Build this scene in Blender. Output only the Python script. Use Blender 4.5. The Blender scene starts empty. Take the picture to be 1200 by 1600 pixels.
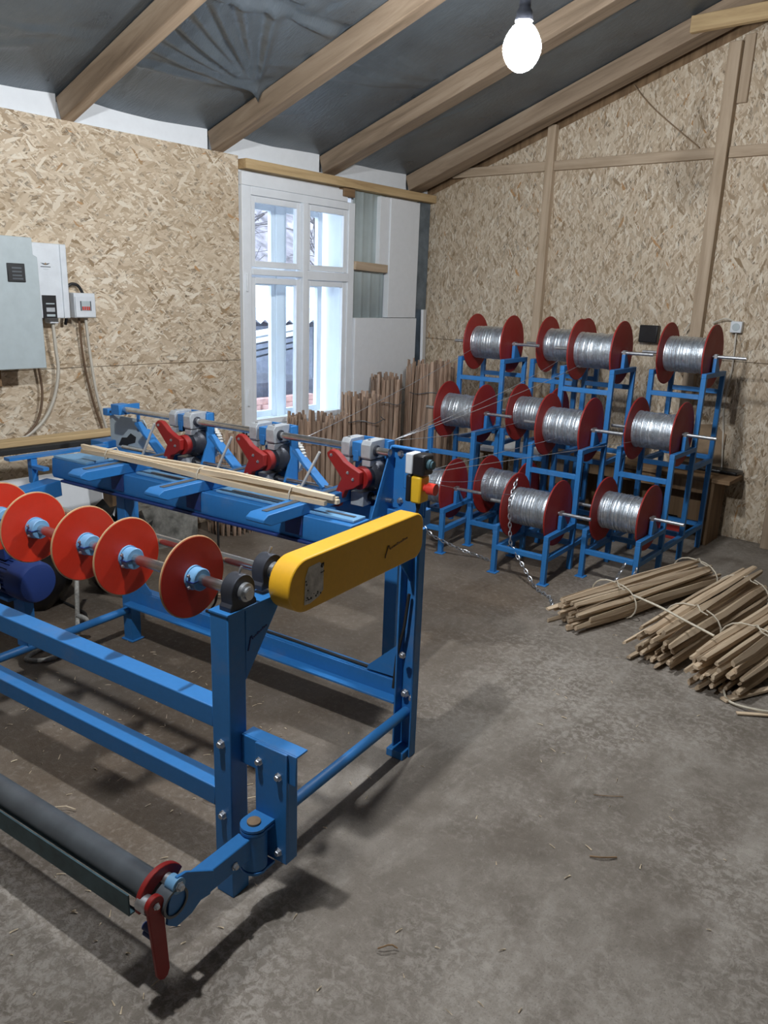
import bpy, math, random
from mathutils import Vector, Matrix, noise as mnoise
R = math.radians
random.seed(7)
scene = bpy.context.scene
COL = scene.collection

# ------------------------------------------------------------------ camera
def setup_camera():
    yaw, pitch, roll, f = 0.689514, 0.273227, 0.036458, 1201.09
    cp, sp, cr, sr, cy, sy = (math.cos(pitch), math.sin(pitch), math.cos(roll),
                              math.sin(roll), math.cos(yaw), math.sin(yaw))
    def W(v):   # camera-yaw frame -> room frame (x along gable wall, y along window wall)
        return Vector((v[0]*cy - v[1]*sy, v[0]*sy + v[1]*cy, v[2]))
    F = Vector((0, cp, -sp)); U0 = Vector((0, sp, cp)); R0 = Vector((1, 0, 0))
    Rt = R0*cr + U0*sr; Up = U0*cr - R0*sr
    F, Rt, Up = W(F), W(Rt), W(Up)
    cam = bpy.data.cameras.new('camera'); o = bpy.data.objects.new('camera', cam)
    COL.objects.link(o)
    m = Matrix((Rt, Up, -F)).transposed().to_4x4(); m.translation = (0, 0, 1.6)
    o.matrix_world = m
    cam.sensor_fit = 'VERTICAL'; cam.sensor_height = 24; cam.lens = 24*f/1600
    cam.clip_start = 0.05; cam.clip_end = 200
    scene.camera = o
setup_camera()

# ------------------------------------------------------------------ world, exposure
BULB_STRENGTH = 640.0
wd = bpy.data.worlds.new('overcast_sky'); scene.world = wd; wd.use_nodes = True
bg = wd.node_tree.nodes['Background']
bg.inputs[0].default_value = (0.74, 0.84, 1.0, 1); bg.inputs[1].default_value = 5.2
vs = scene.view_settings
vs.view_transform = 'Standard'; vs.look = 'None'; vs.gamma = 1.0; vs.exposure = 0.0
vs.use_curve_mapping = False

# ------------------------------------------------------------------ mesh builder
class MB:
    def __init__(s): s.v = []; s.f = []
    def add(s, vs_, fs_):
        o = len(s.v); s.v += [tuple(p) for p in vs_]; s.f += [tuple(i+o for i in f) for f in fs_]; return s
    def box(s, x0, x1, y0, y1, z0, z1):
        return s.add([(x0,y0,z0),(x1,y0,z0),(x1,y1,z0),(x0,y1,z0),(x0,y0,z1),(x1,y0,z1),(x1,y1,z1),(x0,y1,z1)],
                     [(3,2,1,0),(4,5,6,7),(0,1,5,4),(1,2,6,5),(2,3,7,6),(3,0,4,7)])
    def bar(s, p0, p1, w, h, up=(0,0,1)):
        p0, p1 = Vector(p0), Vector(p1); d = (p1-p0).normalized(); up = Vector(up)
        if abs(d.dot(up)) > .98: up = Vector((0,1,0))
        sx = d.cross(up).normalized()*w/2; sz = sx.cross(d).normalized()*h/2
        vv = [p0-sx-sz, p0+sx-sz, p0+sx+sz, p0-sx+sz, p1-sx-sz, p1+sx-sz, p1+sx+sz, p1-sx+sz]
        return s.add(vv, [(0,1,2,3),(7,6,5,4),(1,0,4,5),(2,1,5,6),(3,2,6,7),(0,3,7,4)])
    def cyl(s, p0, p1, r, r1=None, n=20, caps=True):
        p0, p1 = Vector(p0), Vector(p1); d = (p1-p0).normalized(); r1 = r if r1 is None else r1
        a = d.orthogonal().normalized(); b = d.cross(a)
        vv = []
        for p, q in ((p0, r), (p1, r1)):
            for i in range(n):
                t = 2*math.pi*i/n; vv.append(p + (a*math.cos(t)+b*math.sin(t))*q)
        ff = [(i, (i+1)%n, n+(i+1)%n, n+i) for i in range(n)]
        if caps: ff += [tuple(range(n-1,-1,-1)), tuple(range(n, 2*n))]
        return s.add(vv, ff)
    def lathe(s, p0, axis, prof, n=28):
        """prof: list of (distance along axis, radius)"""
        p0 = Vector(p0); d = Vector(axis).normalized(); a = d.orthogonal().normalized(); b = d.cross(a)
        vv = []; m = len(prof)
        for t, r in prof:
            for i in range(n):
                g = 2*math.pi*i/n; vv.append(p0 + d*t + (a*math.cos(g)+b*math.sin(g))*r)
        ff = [(j*n+i, j*n+(i+1)%n, (j+1)*n+(i+1)%n, (j+1)*n+i) for j in range(m-1) for i in range(n)]
        ff += [tuple(range(n-1,-1,-1)), tuple(range((m-1)*n, m*n))]
        return s.add(vv, ff)
    def prism(s, pts, ext):
        n = len(pts); e = Vector(ext); pts = [Vector(p) for p in pts]
        vv = pts + [p+e for p in pts]
        ff = [tuple(range(n-1,-1,-1)), tuple(range(n, 2*n))] + [(i,(i+1)%n,n+(i+1)%n,n+i) for i in range(n)]
        return s.add(vv, ff)
    def tube(s, pts, r, n=8, closed=False):
        pts = [Vector(p) for p in pts]; m = len(pts); vv = []; prev = None
        for k, p in enumerate(pts):
            if closed: d = (pts[(k+1)%m]-pts[k-1])
            else: d = pts[min(k+1, m-1)]-pts[max(k-1, 0)]
            d.normalize()
            a = d.orthogonal().normalized() if prev is None else (prev - d*prev.dot(d)).normalized()
            prev = a; b = d.cross(a)
            for i in range(n):
                t = 2*math.pi*i/n; vv.append(p+(a*math.cos(t)+b*math.sin(t))*r)
        ff = [(k*n+i, k*n+(i+1)%n, ((k+1)%m)*n+(i+1)%n, ((k+1)%m)*n+i) for k in range(m if closed else m-1) for i in range(n)]
        if not closed: ff += [tuple(range(n-1,-1,-1)), tuple(range((m-1)*n, m*n))]
        return s.add(vv, ff)
    def mesh(s, name, mat, ang=35):
        me = bpy.data.meshes.new(name); me.from_pydata(s.v, [], s.f); me.validate()
        import bmesh
        bm = bmesh.new(); bm.from_mesh(me); bmesh.ops.recalc_face_normals(bm, faces=bm.faces); bm.to_mesh(me); bm.free()
        for p in me.polygons: p.use_smooth = True
        me.set_sharp_from_angle(angle=R(ang))
        me.materials.append(mat); return me
    def build(s, name, mat, parent=None, bevel=0, ang=35):
        return link(name, s.mesh(name, mat, ang), parent, bevel)

def link(name, me, parent=None, bevel=0):
    o = bpy.data.objects.new(name, me); COL.objects.link(o)
    if parent is not None: o.parent = parent
    if bevel:
        b = o.modifiers.new('bevel', 'BEVEL'); b.width = bevel; b.segments = 2; b.limit_method = 'ANGLE'; b.angle_limit = R(40)
    return o
def tag(o, label=None, cat=None, group=None, kind=None):
    if label: o['label'] = label
    if cat: o['category'] = cat
    if group: o['group'] = group
    if kind: o['kind'] = kind
    return o
def empty(name, loc=(0,0,0), rz=0, parent=None):
    o = bpy.data.objects.new(name, None); COL.objects.link(o); o.location = loc; o.rotation_euler = (0,0,rz)
    o.empty_display_size = .1
    if parent is not None: o.parent = parent
    return o
def struct(name, mb, mat, parent=None, bevel=0):
    o = mb.build(name, mat, parent, bevel)
    if parent is None: o['kind'] = 'structure'
    return o

# ------------------------------------------------------------------ materials
class NT:
    def __init__(s, name):
        s.m = bpy.data.materials.new(name); s.m.use_nodes = True; s.t = s.m.node_tree
        s.b = s.t.nodes['Principled BSDF']; s.out = s.t.nodes['Material Output']
    def n(s, typ, **kw):
        x = s.t.nodes.new(typ)
        for k, v in kw.items(): setattr(x, k, v)
        return x
    def l(s, a, b): s.t.links.new(a, b)
    def coord(s, kind='Object', scale=(1,1,1), rot=(0,0,0), loc=(0,0,0)):
        tc = s.n('ShaderNodeTexCoord'); mp = s.n('ShaderNodeMapping')
        mp.inputs['Scale'].default_value = scale; mp.inputs['Rotation'].default_value = rot; mp.inputs['Location'].default_value = loc
        s.l(tc.outputs[kind], mp.inputs['Vector']); return mp.outputs[0]
    def noise(s, vec, scale, detail=4, rough=.55, dist=0):
        x = s.n('ShaderNodeTexNoise'); x.inputs['Scale'].default_value = scale; x.inputs['Detail'].default_value = detail
        x.inputs['Roughness'].default_value = rough; x.inputs['Distortion'].default_value = dist
        if vec is not None: s.l(vec, x.inputs['Vector'])
        return x.outputs['Fac']
    def ramp(s, fac, stops, interp='LINEAR'):
        x = s.n('ShaderNodeValToRGB'); e = x.color_ramp.elements; x.color_ramp.interpolation = interp
        while len(e) < len(stops): e.new(.5)
        for k, (p, c) in enumerate(stops):
            e[k].position = p; e[k].color = (c, c, c, 1) if isinstance(c, (int, float)) else (*c, 1)
        s.l(fac, x.inputs[0]); return x.outputs[0]
    def mix(s, fac, a, b, mode='MIX'):
        x = s.n('ShaderNodeMix', data_type='RGBA', blend_type=mode)
        for i, v in ((0, fac), (6, a), (7, b)):
            if isinstance(v, (int, float)): x.inputs[i].default_value = v
            elif isinstance(v, tuple): x.inputs[i].default_value = (*v, 1)
            else: s.l(v, x.inputs[i])
        return x.outputs[2]
    def math(s, op, a, b=None, clamp=False):
        x = s.n('ShaderNodeMath', operation=op); x.use_clamp = clamp
        for i, v in ((0, a), (1, b)):
            if v is None: continue
            if isinstance(v, (int, float)): x.inputs[i].default_value = v
            else: s.l(v, x.inputs[i])
        return x.outputs[0]
    def bump(s, h, strength=.3, dist=.01):
        x = s.n('ShaderNodeBump'); x.inputs['Strength'].default_value = strength; x.inputs['Distance'].default_value = dist
        s.l(h, x.inputs['Height']); s.l(x.outputs[0], s.b.inputs['Normal'])
    def set(s, col=None, rough=None, metal=None, spec=None):
        for k, v in (('Base Color', col), ('Roughness', rough), ('Metallic', metal), ('Specular IOR Level', spec)):
            if v is None: continue
            if isinstance(v, tuple): s.b.inputs[k].default_value = (*v, 1)
            elif isinstance(v, (int, float)): s.b.inputs[k].default_value = v
            else: s.l(v, s.b.inputs[k])
        return s

def plain(name, col, rough=.5, metal=0., spec=.5, var=.12, scale=14, bump=0.):
    t = NT(name); v = t.coord()
    f = t.noise(v, scale, 5, .6)
    dark = tuple(c*(1-var*2) for c in col); light = tuple(min(1, c*(1+var)) for c in col)
    t.set(t.ramp(f, [(.3, dark), (.7, light)]), rough, metal, spec)
    if bump: t.bump(t.noise(v, scale*6, 3), bump, .004)
    return t.m

def paint(name, col, rough=.38, dust=(.30,.27,.23), dustamt=.35):
    t = NT(name); v = t.coord()
    f = t.noise(v, 5, 6, .65); g = t.noise(v, 60, 3, .6)
    base = t.mix(t.ramp(g, [(.35, 0.), (.75, .25)]), col, tuple(c*.72 for c in col))
    base = t.mix(t.ramp(f, [(.55, 0.), (.85, dustamt)]), base, dust)
    t.set(base, t.ramp(f, [(.3, rough), (.8, min(1, rough+.25))]))
    t.bump(g, .05, .002)
    return t.m

def osb(name, axes, shade=1.0, seed=0., base=0., squeeze=1.0, size=1.0):
    """strand board: overlapping stretched flakes; axes = rotation that brings the wall plane into xy"""
    t = NT(name); tc = t.n('ShaderNodeTexCoord')
    pre = t.n('ShaderNodeMapping'); pre.inputs['Rotation'].default_value = axes; pre.inputs['Location'].default_value = (seed, seed*.7, 0)
    t.l(tc.outputs['Object'], pre.inputs['Vector'])
    wob = t.n('ShaderNodeTexNoise'); wob.inputs['Scale'].default_value = 9; wob.inputs['Detail'].default_value = 2
    t.l(pre.outputs[0], wob.inputs['Vector'])
    off = t.n('ShaderNodeVectorMath', operation='SCALE'); off.inputs['Scale'].default_value = .018
    t.l(wob.outputs['Color'], off.inputs[0])
    addv = t.n('ShaderNodeVectorMath', operation='ADD'); t.l(pre.outputs[0], addv.inputs[0]); t.l(off.outputs[0], addv.inputs[1])
    best = None; shadeval = None
    for ang, lo, sh in ((8, 10, 42), (38, 9, 38), (72, 11, 46), (105, 9, 40), (140, 10, 44), (168, 14, 60), (20, 18, 85), (120, 20, 95), (60, 22, 100), (155, 24, 120)):
        mp = t.n('ShaderNodeMapping', vector_type='TEXTURE'); ang = base + ((ang+90) % 180 - 90)*squeeze
        mp.inputs['Rotation'].default_value = (0, 0, R(ang))
        mp.inputs['Scale'].default_value = (size/lo, size/sh, 1); mp.inputs['Location'].default_value = (ang*.13, ang*.07, 0)
        t.l(addv.outputs[0], mp.inputs['Vector'])
        vo = t.n('ShaderNodeTexVoronoi', voronoi_dimensions='2D'); vo.inputs['Scale'].default_value = 1; vo.inputs['Randomness'].default_value = 1
        t.l(mp.outputs[0], vo.inputs['Vector'])
        sp = t.n('ShaderNodeSeparateColor'); t.l(vo.outputs['Color'], sp.inputs[0])
        pr = t.math('SUBTRACT', sp.outputs[1], t.math('MULTIPLY', vo.outputs['Distance'], .45))
        if best is None: best, shadeval = pr, sp.outputs[0]
        else:
            gt = t.math('GREATER_THAN', pr, best)
            mx = t.n('ShaderNodeMix', data_type='FLOAT'); t.l(gt, mx.inputs[0]); t.l(shadeval, mx.inputs[2]); t.l(sp.outputs[0], mx.inputs[3])
            shadeval = mx.outputs[0]; best = t.math('MAXIMUM', pr, best)
    s_ = shade
    c = t.ramp(shadeval, [(.0, (.58*s_,.32*s_,.14*s_)), (.012, (.31*s_,.22*s_,.13*s_)), (.09, (.47*s_,.36*s_,.245*s_)), (.45, (.62*s_,.50*s_,.365*s_)), (.8, (.74*s_,.63*s_,.485*s_)), (1., (.83*s_,.75*s_,.62*s_))])
    edge = t.ramp(best, [(.42, .45), (.66, 1.)])
    c = t.mix(1.0, c, edge, 'MULTIPLY')
    big = t.noise(pre.outputs[0], 1.3, 3)
    c = t.mix(t.ramp(big, [(.4, 0.), (.8, .35)]), c, (.40*s_,.31*s_,.20*s_))
    t.set(c, .62, 0, .3); t.bump(best, .25, .004)
    return t.m

def wood(name, c0, c1, c2=None, stretch=(28,28,2.2), rough=.7, rand=.35):
    """grain along local Z"""
    t = NT(name); tc = t.n('ShaderNodeTexCoord'); oi = t.n('ShaderNodeObjectInfo')
    mp = t.n('ShaderNodeMapping'); mp.inputs['Scale'].default_value = stretch
    t.l(tc.outputs['Object'], mp.inputs['Vector'])
    av = t.n('ShaderNodeVectorMath', operation='ADD'); t.l(mp.outputs[0], av.inputs[0])
    sc = t.math('MULTIPLY', oi.outputs['Random'], 37.0)
    cv = t.n('ShaderNodeCombineXYZ'); t.l(sc, cv.inputs[0]); t.l(sc, cv.inputs[1]); t.l(sc, cv.inputs[2]); t.l(cv.outputs[0], av.inputs[1])
    f = t.noise(av.outputs[0], 1.0, 6, .62, .6)
    c = t.ramp(f, [(.28, c0), (.55, c1), (.8, c2 or c1)])
    k = t.math('ADD', t.math('MULTIPLY', oi.outputs['Random'], rand*2), 1-rand)
    hs = t.n('ShaderNodeHueSaturation'); t.l(c, hs.inputs['Color']); t.l(k, hs.inputs['Value'])
    t.set(hs.outputs[0], rough, 0, .3); t.bump(f, .35, .004)
    return t.m

M = {}
M['blue'] = paint('blue_paint', (.028,.19,.50))
M['blue_light'] = paint('pale_blue_paint', (.17,.38,.62), dustamt=.2)
M['blue_dark'] = paint('dark_blue_enamel', (.012,.035,.16), .45)
M['red'] = paint('red_paint', (.28,.010,.008), .42, dustamt=.06)
M['disc_red'] = paint('disc_red_paint', (.60,.028,.007), .42, dustamt=.08)
M['flange_red'] = paint('dark_red_paint', (.30,.016,.012), .48, dustamt=.12)
M['edge_tan'] = plain('plywood_edge', (.55,.33,.17), .7)
M['yellow'] = paint('yellow_paint', (.80,.43,.02), .33, dustamt=.1)
M['steel'] = plain('bright_steel', (.60,.60,.60), .24, .95, var=.1, scale=30)
M['zinc'] = plain('zinc_steel', (.55,.57,.60), .38, .85, var=.15, scale=60)
M['galv'] = plain('galvanised_wire', (.70,.75,.80), .33, .90, var=.16, scale=45, bump=.3)
M['grey_cast'] = plain('grey_cast_clamp', (.48,.51,.54), .42, .25, var=.08, scale=40)
M['dark_cast'] = plain('dark_cast_iron', (.045,.05,.065), .45, .35, var=.2)
M['black'] = plain('black_plastic', (.012,.012,.014), .4)
M['black_bag'] = plain('black_foil_bag', (.014,.014,.016), .32, 0, .5, .3, 10)
M['white_plastic'] = plain('white_plastic', (.72,.76,.80), .35, var=.04)
M['cab_grey'] = plain('grey_cabinet_paint', (.46,.53,.55), .45, var=.04)
M['white_paint'] = plain('white_window_paint', (.84,.88,.92), .45, var=.025, scale=8)
M['foam'] = plain('white_foam_board', (.82,.85,.88), .8, 0, .2, .015, 20, .1)
M['pipe_grey'] = plain('grey_pipe', (.10,.115,.13), .38, .2, var=.12)
M['strip_teal'] = plain('grey_green_angle_iron', (.055,.12,.15), .5, .2, var=.2)
M['nylon'] = plain('white_nylon_gear', (.75,.75,.72), .5, var=.05)
M['label_paper'] = plain('torn_white_sticker', (.62,.60,.56), .7, var=.2, scale=40)
M['cable_white'] = plain('white_cable', (.62,.58,.50), .5, var=.05)
M['cable_brown'] = plain('brown_cable', (.16,.10,.06), .5, var=.1)
M['red_plastic'] = plain('red_plastic_button', (.70,.05,.03), .35, var=.05)
M['yellow_plastic'] = plain('yellow_plastic', (.80,.48,.02), .4, var=.05)
M['rubber'] = plain('black_rubber', (.02,.02,.02), .7)
M['string'] = plain('pale_twine', (.66,.60,.48), .8, var=.1)
M['rope'] = plain('grey_rope', (.34,.33,.30), .9, var=.2, scale=80)
M['corrugated'] = plain('translucent_corrugated_sheet', (.48,.56,.57), .35, 0, .5, .06, 6)
M['steel_sheet'] = plain('dull_steel_sheet', (.20,.25,.30), .45, .5, var=.2, scale=8)
M['concrete_block'] = plain('rough_concrete', (.27,.265,.24), .9, 0, .2, .3, 16, .6)
M['cardboard'] = plain('brown_cardboard', (.30,.21,.13), .9, var=.15)
M['brick'] = plain('pale_red_brick', (.50,.28,.24), .9, var=.2)
M['snow'] = plain('snow', (.86,.88,.92), .8, 0, .2, .03, 3, .3)
M['shed_dark'] = plain('weathered_dark_boards', (.09,.085,.11), .8, var=.2)
M['dark_boards'] = plain('dark_low_bounce_boards', (.085,.07,.055), .85, 0, .2, .25, 6)  # dark tone chosen to cut bounced light from the unseen walls
M['shed_grey'] = plain('grey_metal_sheet', (.20,.21,.26), .6, .2, var=.15)
M['bark'] = plain('grey_bark', (.17,.14,.14), .9, var=.3, scale=20)
M['hill'] = plain('leaf_littered_slope', (.36,.31,.33), .95, 0, .1, .35, 2.5)
M['osb_left'] = osb('strand_board_left', (0, R(90), 0), 1.0, 0., 90., .72)
M['osb_back'] = osb('strand_board_back', (R(90), 0, 0), .88, 3.3, 90., .55, .85)
M['picket'] = wood('split_chestnut', (.20,.125,.085), (.42,.295,.215), (.58,.45,.345), rand=.4)
M['stake'] = wood('split_stake_wood', (.33,.235,.155), (.57,.445,.31), (.70,.58,.43), rand=.22)
M['lath'] = wood('fresh_pale_lath', (.52,.40,.26), (.70,.58,.42), (.78,.68,.52), rand=.08)
M['rafter'] = wood('rough_sawn_spruce', (.19,.135,.09), (.35,.26,.18), (.48,.385,.285), (14,14,1.2), rand=.2)
M['batten'] = wood('grey_spruce_batten', (.36,.27,.18), (.50,.39,.28), (.58,.47,.35), (20,20,1.5), rand=.1)
M['plank'] = wood('yellow_plank', (.36,.24,.12), (.54,.39,.21), (.62,.47,.28), (16,16,1.5), rand=.1)
M['bench'] = wood('brown_bench_board', (.14,.085,.045), (.26,.165,.09), (.33,.22,.13), (16,16,1.5), rand=.15)

def floor_material():
    t = NT('worn_concrete_floor'); v = t.coord()
    big = t.noise(v, .9, 6, .6, .4); mid = t.noise(v, 4.2, 6, .68, .3); fine = t.noise(v, 38, 6, .75, .5); grit = t.noise(v, 190, 2, .6)
    base = t.ramp(mid, [(.28, (.150,.138,.122)), (.5, (.225,.212,.195)), (.72, (.315,.306,.292))])
    # worn pale laitance in the open part of the floor, speckled
    sx = t.n('ShaderNodeSeparateXYZ'); t.l(v, sx.inputs[0])
    pale = t.math('MULTIPLY', t.ramp(big, [(.42, 0.), (.62, 1.)]), t.ramp(fine, [(.46, 0.), (.56, 1.)]))
    base = t.mix(t.math('MULTIPLY', pale, .7), base, (.47,.465,.455))
    wear = t.noise(t.coord(scale=(1, .45, 1), rot=(0, 0, R(35))), 2.6, 7, .72, .6)
    base = t.mix(t.ramp(wear, [(.50, 0.), (.66, .55)]), base, (.43,.425,.41))
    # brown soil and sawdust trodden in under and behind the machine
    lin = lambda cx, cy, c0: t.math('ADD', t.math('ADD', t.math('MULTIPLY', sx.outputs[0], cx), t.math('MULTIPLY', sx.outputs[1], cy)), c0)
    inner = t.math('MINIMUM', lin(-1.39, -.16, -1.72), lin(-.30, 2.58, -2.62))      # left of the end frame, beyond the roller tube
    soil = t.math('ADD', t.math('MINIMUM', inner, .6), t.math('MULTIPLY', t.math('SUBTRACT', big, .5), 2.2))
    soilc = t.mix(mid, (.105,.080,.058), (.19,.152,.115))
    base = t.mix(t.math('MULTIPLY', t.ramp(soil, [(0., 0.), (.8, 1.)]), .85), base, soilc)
    stain = t.noise(v, 1.7, 5, .6, .8)
    base = t.mix(t.ramp(stain, [(.54, 0.), (.70, .6)]), base, (.125,.108,.092))
    base = t.mix(t.ramp(grit, [(.30, .45), (.42, 0.)]), base, (.10,.09,.08))
    base = t.mix(t.ramp(fine, [(.56, 0.), (.72, .35)]), base, (.50,.49,.47))
    base = t.mix(1.0, base, (.91,.84,.765), 'MULTIPLY')
    t.set(base, t.ramp(mid, [(.3, .62), (.7, .85)]), 0, .3)
    h = t.math('ADD', t.math('MULTIPLY', fine, .6), t.math('MULTIPLY', grit, .4))
    t.bump(h, .65, .008)
    return t.m
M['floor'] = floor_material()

def foil_material():
    t = NT('grey_vapour_foil'); v = t.coord()
    f = t.noise(v, 3, 5, .6); g = t.noise(t.coord(scale=(2, 9, 2)), 6, 5, .6, 1.2)
    t.set(t.ramp(f, [(.3, (.105,.125,.145)), (.7, (.155,.185,.21))]), t.ramp(f, [(.3, .26), (.7, .38)]), .35, .6)
    t.bump(g, .35, .012)
    return t.m
M['foil'] = foil_material()

def glass_material():
    t = NT('window_glass'); nt = t.t
    tr = t.n('ShaderNodeBsdfTransparent'); gl = t.n('ShaderNodeBsdfGlossy'); gl.inputs['Roughness'].default_value = .03
    lw = t.n('ShaderNodeLayerWeight'); lw.inputs['Blend'].default_value = .5
    fr = t.math('ADD', t.math('MULTIPLY', t.math('POWER', lw.outputs['Facing'], 4.0), .35), .03)
    mx = t.n('ShaderNodeMixShader'); t.l(fr, mx.inputs[0]); t.l(tr.outputs[0], mx.inputs[1]); t.l(gl.outputs[0], mx.inputs[2])
    tr.inputs[0].default_value = (.93,.96,.97,1)
    t.l(mx.outputs[0], t.out.inputs['Surface']); return t.m
M['glass'] = glass_material()
def emit_material(name, strength):
    t = NT(name); t.b.inputs['Base Color'].default_value = (1,1,1,1)
    t.b.inputs['Emission Color'].default_value = (.95,.975,1.0,1); t.b.inputs['Emission Strength'].default_value = strength
    return t.m
M['bulb'] = emit_material('lit_bulb_glass', BULB_STRENGTH)
M['bulb_small'] = emit_material('lit_small_bulb_glass', BULB_STRENGTH*4.4)

# ------------------------------------------------------------------ the room
XL, YB, XR, YF = -4.345, 5.75, 5.9, -5.0       # window wall, gable wall, far right wall, wall behind
SL = .347
XRIDGE = .85
def roof_z(x):          # foil plane
    return 2.60 + SL*(x-XL) if x <= XRIDGE else 2.60 + SL*(XRIDGE-XL) - SL*(x-XRIDGE)

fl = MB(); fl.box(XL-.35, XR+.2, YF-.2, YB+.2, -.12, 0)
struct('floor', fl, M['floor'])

# window wall: masonry shell with the window opening and the opening beside it
WY0, WY1, WZ0, WZ1 = 3.66, 4.745, .62, 2.335
wl = MB()
wl.box(XL-.33, XL-.016, YF-.2, WY0, -.1, 2.47); wl.box(XL-.33, XL-.016, WY1, YB+.2, -.1, 2.47)
wl.box(XL-.33, XL-.016, WY0, WY1, -.1, WZ0); wl.box(XL-.33, XL-.016, WY0, WY1, WZ1, 2.47)
wl.box(XL-.33, XL-.105, YF-.2, YB+.2, 2.47, 2.72)
wall_left = struct('wall_left', wl, M['white_paint'])
def panel(name, parent, mat, x0, x1, y0, y1, z0, z1, bevel=.002):
    b = MB(); b.box(x0, x1, y0, y1, z0, z1); return b.build(name, mat, parent, bevel)
for y0, y1 in ((YF, -3.712), (-3.71, -1.272), (-1.27, 1.168), (1.17, 3.612)):
    panel('strand_board_sheet', wall_left, M['osb_left'], XL-.014, XL, y0, y1-.002, 0, 1.129)
    panel('strand_board_sheet', wall_left, M['osb_left'], XL-.014, XL, y0, y1-.002, 1.132, 2.468)
panel('strand_board_sheet', wall_left, M['osb_left'], XL-.014, XL, 3.614, 4.74, 0, .60)
# white foam strips between the rafters above the boards
for y0, y1 in ((YF, -2.62), (-2.52, -1.62), (-1.52, -.62), (-.52, .38), (.48, 1.38), (1.48, 2.375), (2.455, 3.39), (3.49, 4.41), (4.55, 5.445), (5.625, 5.75)):
    panel('foam_strip', wall_left, M['foam'], XL-.10, XL-.035, y0, y1, 2.46, 2.66)
# pale boards, corrugated sheet and steel to the right of the window
cs = MB(); N = 26; pts = []
for i in range(N+1):
    y = 4.757 + (5.16-4.757)*i/N; pts.append((XL-.010+(.007 if i % 7 in (0, 1) else 0.), y))
cs.add([(x, y, z) for x, y in pts for z in (1.40, 2.40)], [(2*i, 2*i+2, 2*i+3, 2*i+1) for i in range(N)])
co = cs.build('corrugated_sheet', M['corrugated'], wall_left); tag(co, 'translucent grey green corrugated sheet')
so = co.modifiers.new('thick', 'SOLIDIFY'); so.thickness = .002
panel('foam_panel', wall_left, M['foam'], XL-.012, XL+.03, 5.05, 5.17, 1.80, 2.375)
panel('foam_panel', wall_left, M['foam'], XL-.012, XL+.042, 5.17, 5.555, 1.428, 2.375, .003)
panel('foam_panel', wall_left, M['foam'], XL-.012, XL+.040, 4.765, 5.575, .35, 1.424, .003)
panel('steel_sheet', wall_left, M['steel_sheet'], XL-.014, XL+.012, 5.58, 5.74, 0, 2.39)
def beam(name, parent, mat, p0, p1, w, h, bevel=.004):
    """timber with its grain along its own length (mesh along local Z)"""
    p0, p1 = Vector(p0), Vector(p1); d = p1-p0; L = d.length; d.normalize()
    up = Vector((0,0,1)) if abs(d.z) < .9 else Vector((0,1,0))
    sx = up.cross(d).normalized(); sy = d.cross(sx)
    b = MB(); b.box(-w/2, w/2, -h/2, h/2, 0, L); o = b.build(name, mat, parent, bevel)
    m = Matrix((sx, sy, d)).transposed().to_4x4(); m.translation = p0; o.matrix_local = m
    return o
beam('noggin', wall_left, M['batten'], (XL+.02, 4.752, 1.83), (XL+.02, 5.15, 1.82), .05, .065)
beam('top_plate', wall_left, M['plank'], (XL+.025, 3.615, 2.418), (XL+.025, 5.74, 2.422), .10, .062)
beam('packing_block', wall_left, M['bench'], (XL+.02, 4.60, 2.355), (XL+.02, 4.72, 2.355), .06, .06)

# gable wall
wb = MB(); wb.prism([(XL-.35, YB+.03, -.1), (XR+.2, YB+.03, -.1), (XR+.2, YB+.03, roof_z(XR)), (XRIDGE, YB+.03, roof_z(XRIDGE)+.1), (XL-.35, YB+.03, 2.55)], (0, .2, 0))
wall_back = struct('wall_back', wb, M['bench'])
def osb_top(x): return min(2.425 + .345*(x+4.437), 2.425+.345*(XRIDGE+4.437)*2 - .345*(x+4.437))
def gable_sheet(x0, x1, z0, z1):
    zz0, zz1 = osb_top(x0), osb_top(x1)
    if z0 >= max(zz0, zz1): return
    pts = [(x0, z0), (x1, z0)]
    if min(zz0, zz1) >= z1: pts += [(x1, z1), (x0, z1)]
    elif zz0 < z1 and zz1 >= z1:
        xc = x0 + (x1-x0)*(z1-zz0)/(zz1-zz0); pts += [(x1, z1), (xc, z1)] + ([(x0, zz0)] if zz0 > z0 else [])
        if zz0 <= z0: pts[0] = (x0 + (x1-x0)*(z0-zz0)/(zz1-zz0), z0)
    else:
        pts += [(x1, min(zz1, z1)), (x0, min(zz0, z1))]
        if zz0 <= z0: pts = [(x0 + (x1-x0)*(z0-zz0)/(zz1-zz0), z0), (x1, z0), (x1, zz1)]
    b = MB(); b.prism([(x, YB, z) for x, z in pts], (0, .014, 0)); b.build('strand_board_sheet', M['osb_back'], wall_back)
for x0, x1 in ((XL, -3.161), (-3.159, -1.886), (-1.884, -.64), (-.638, .60), (.602, 1.84), (1.842, 3.86), (3.862, XR)):
    gable_sheet(x0, x1, 0, 1.248); gable_sheet(x0, x1, 1.252, 2.598); gable_sheet(x0, x1, 2.602, 4.6)
beam('stud', wall_back, M['batten'], (-3.185, YB-.025, 0), (-3.185, YB-.025, 2.90), .07, .05)
beam('stud', wall_back, M['batten'], (-1.90, YB-.035, 0), (-1.90, YB-.035, 3.26), .08, .07)
beam('stud', wall_back, M['batten'], (-1.825, YB-.014, 2.90), (-1.825, YB-.014, 3.30), .065, .025)
beam('batten', wall_back, M['batten'], (-4.10, YB-.017, 2.615), (-3.22, YB-.017, 2.613), .035, .07)
beam('batten', wall_back, M['batten'], (-3.15, YB-.017, 2.612), (-1.945, YB-.017, 2.607), .035, .07)
beam('batten', wall_back, M['batten'], (-1.855, YB-.017, 2.605), (-.66, YB-.017, 2.60), .035, .07)
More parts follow.
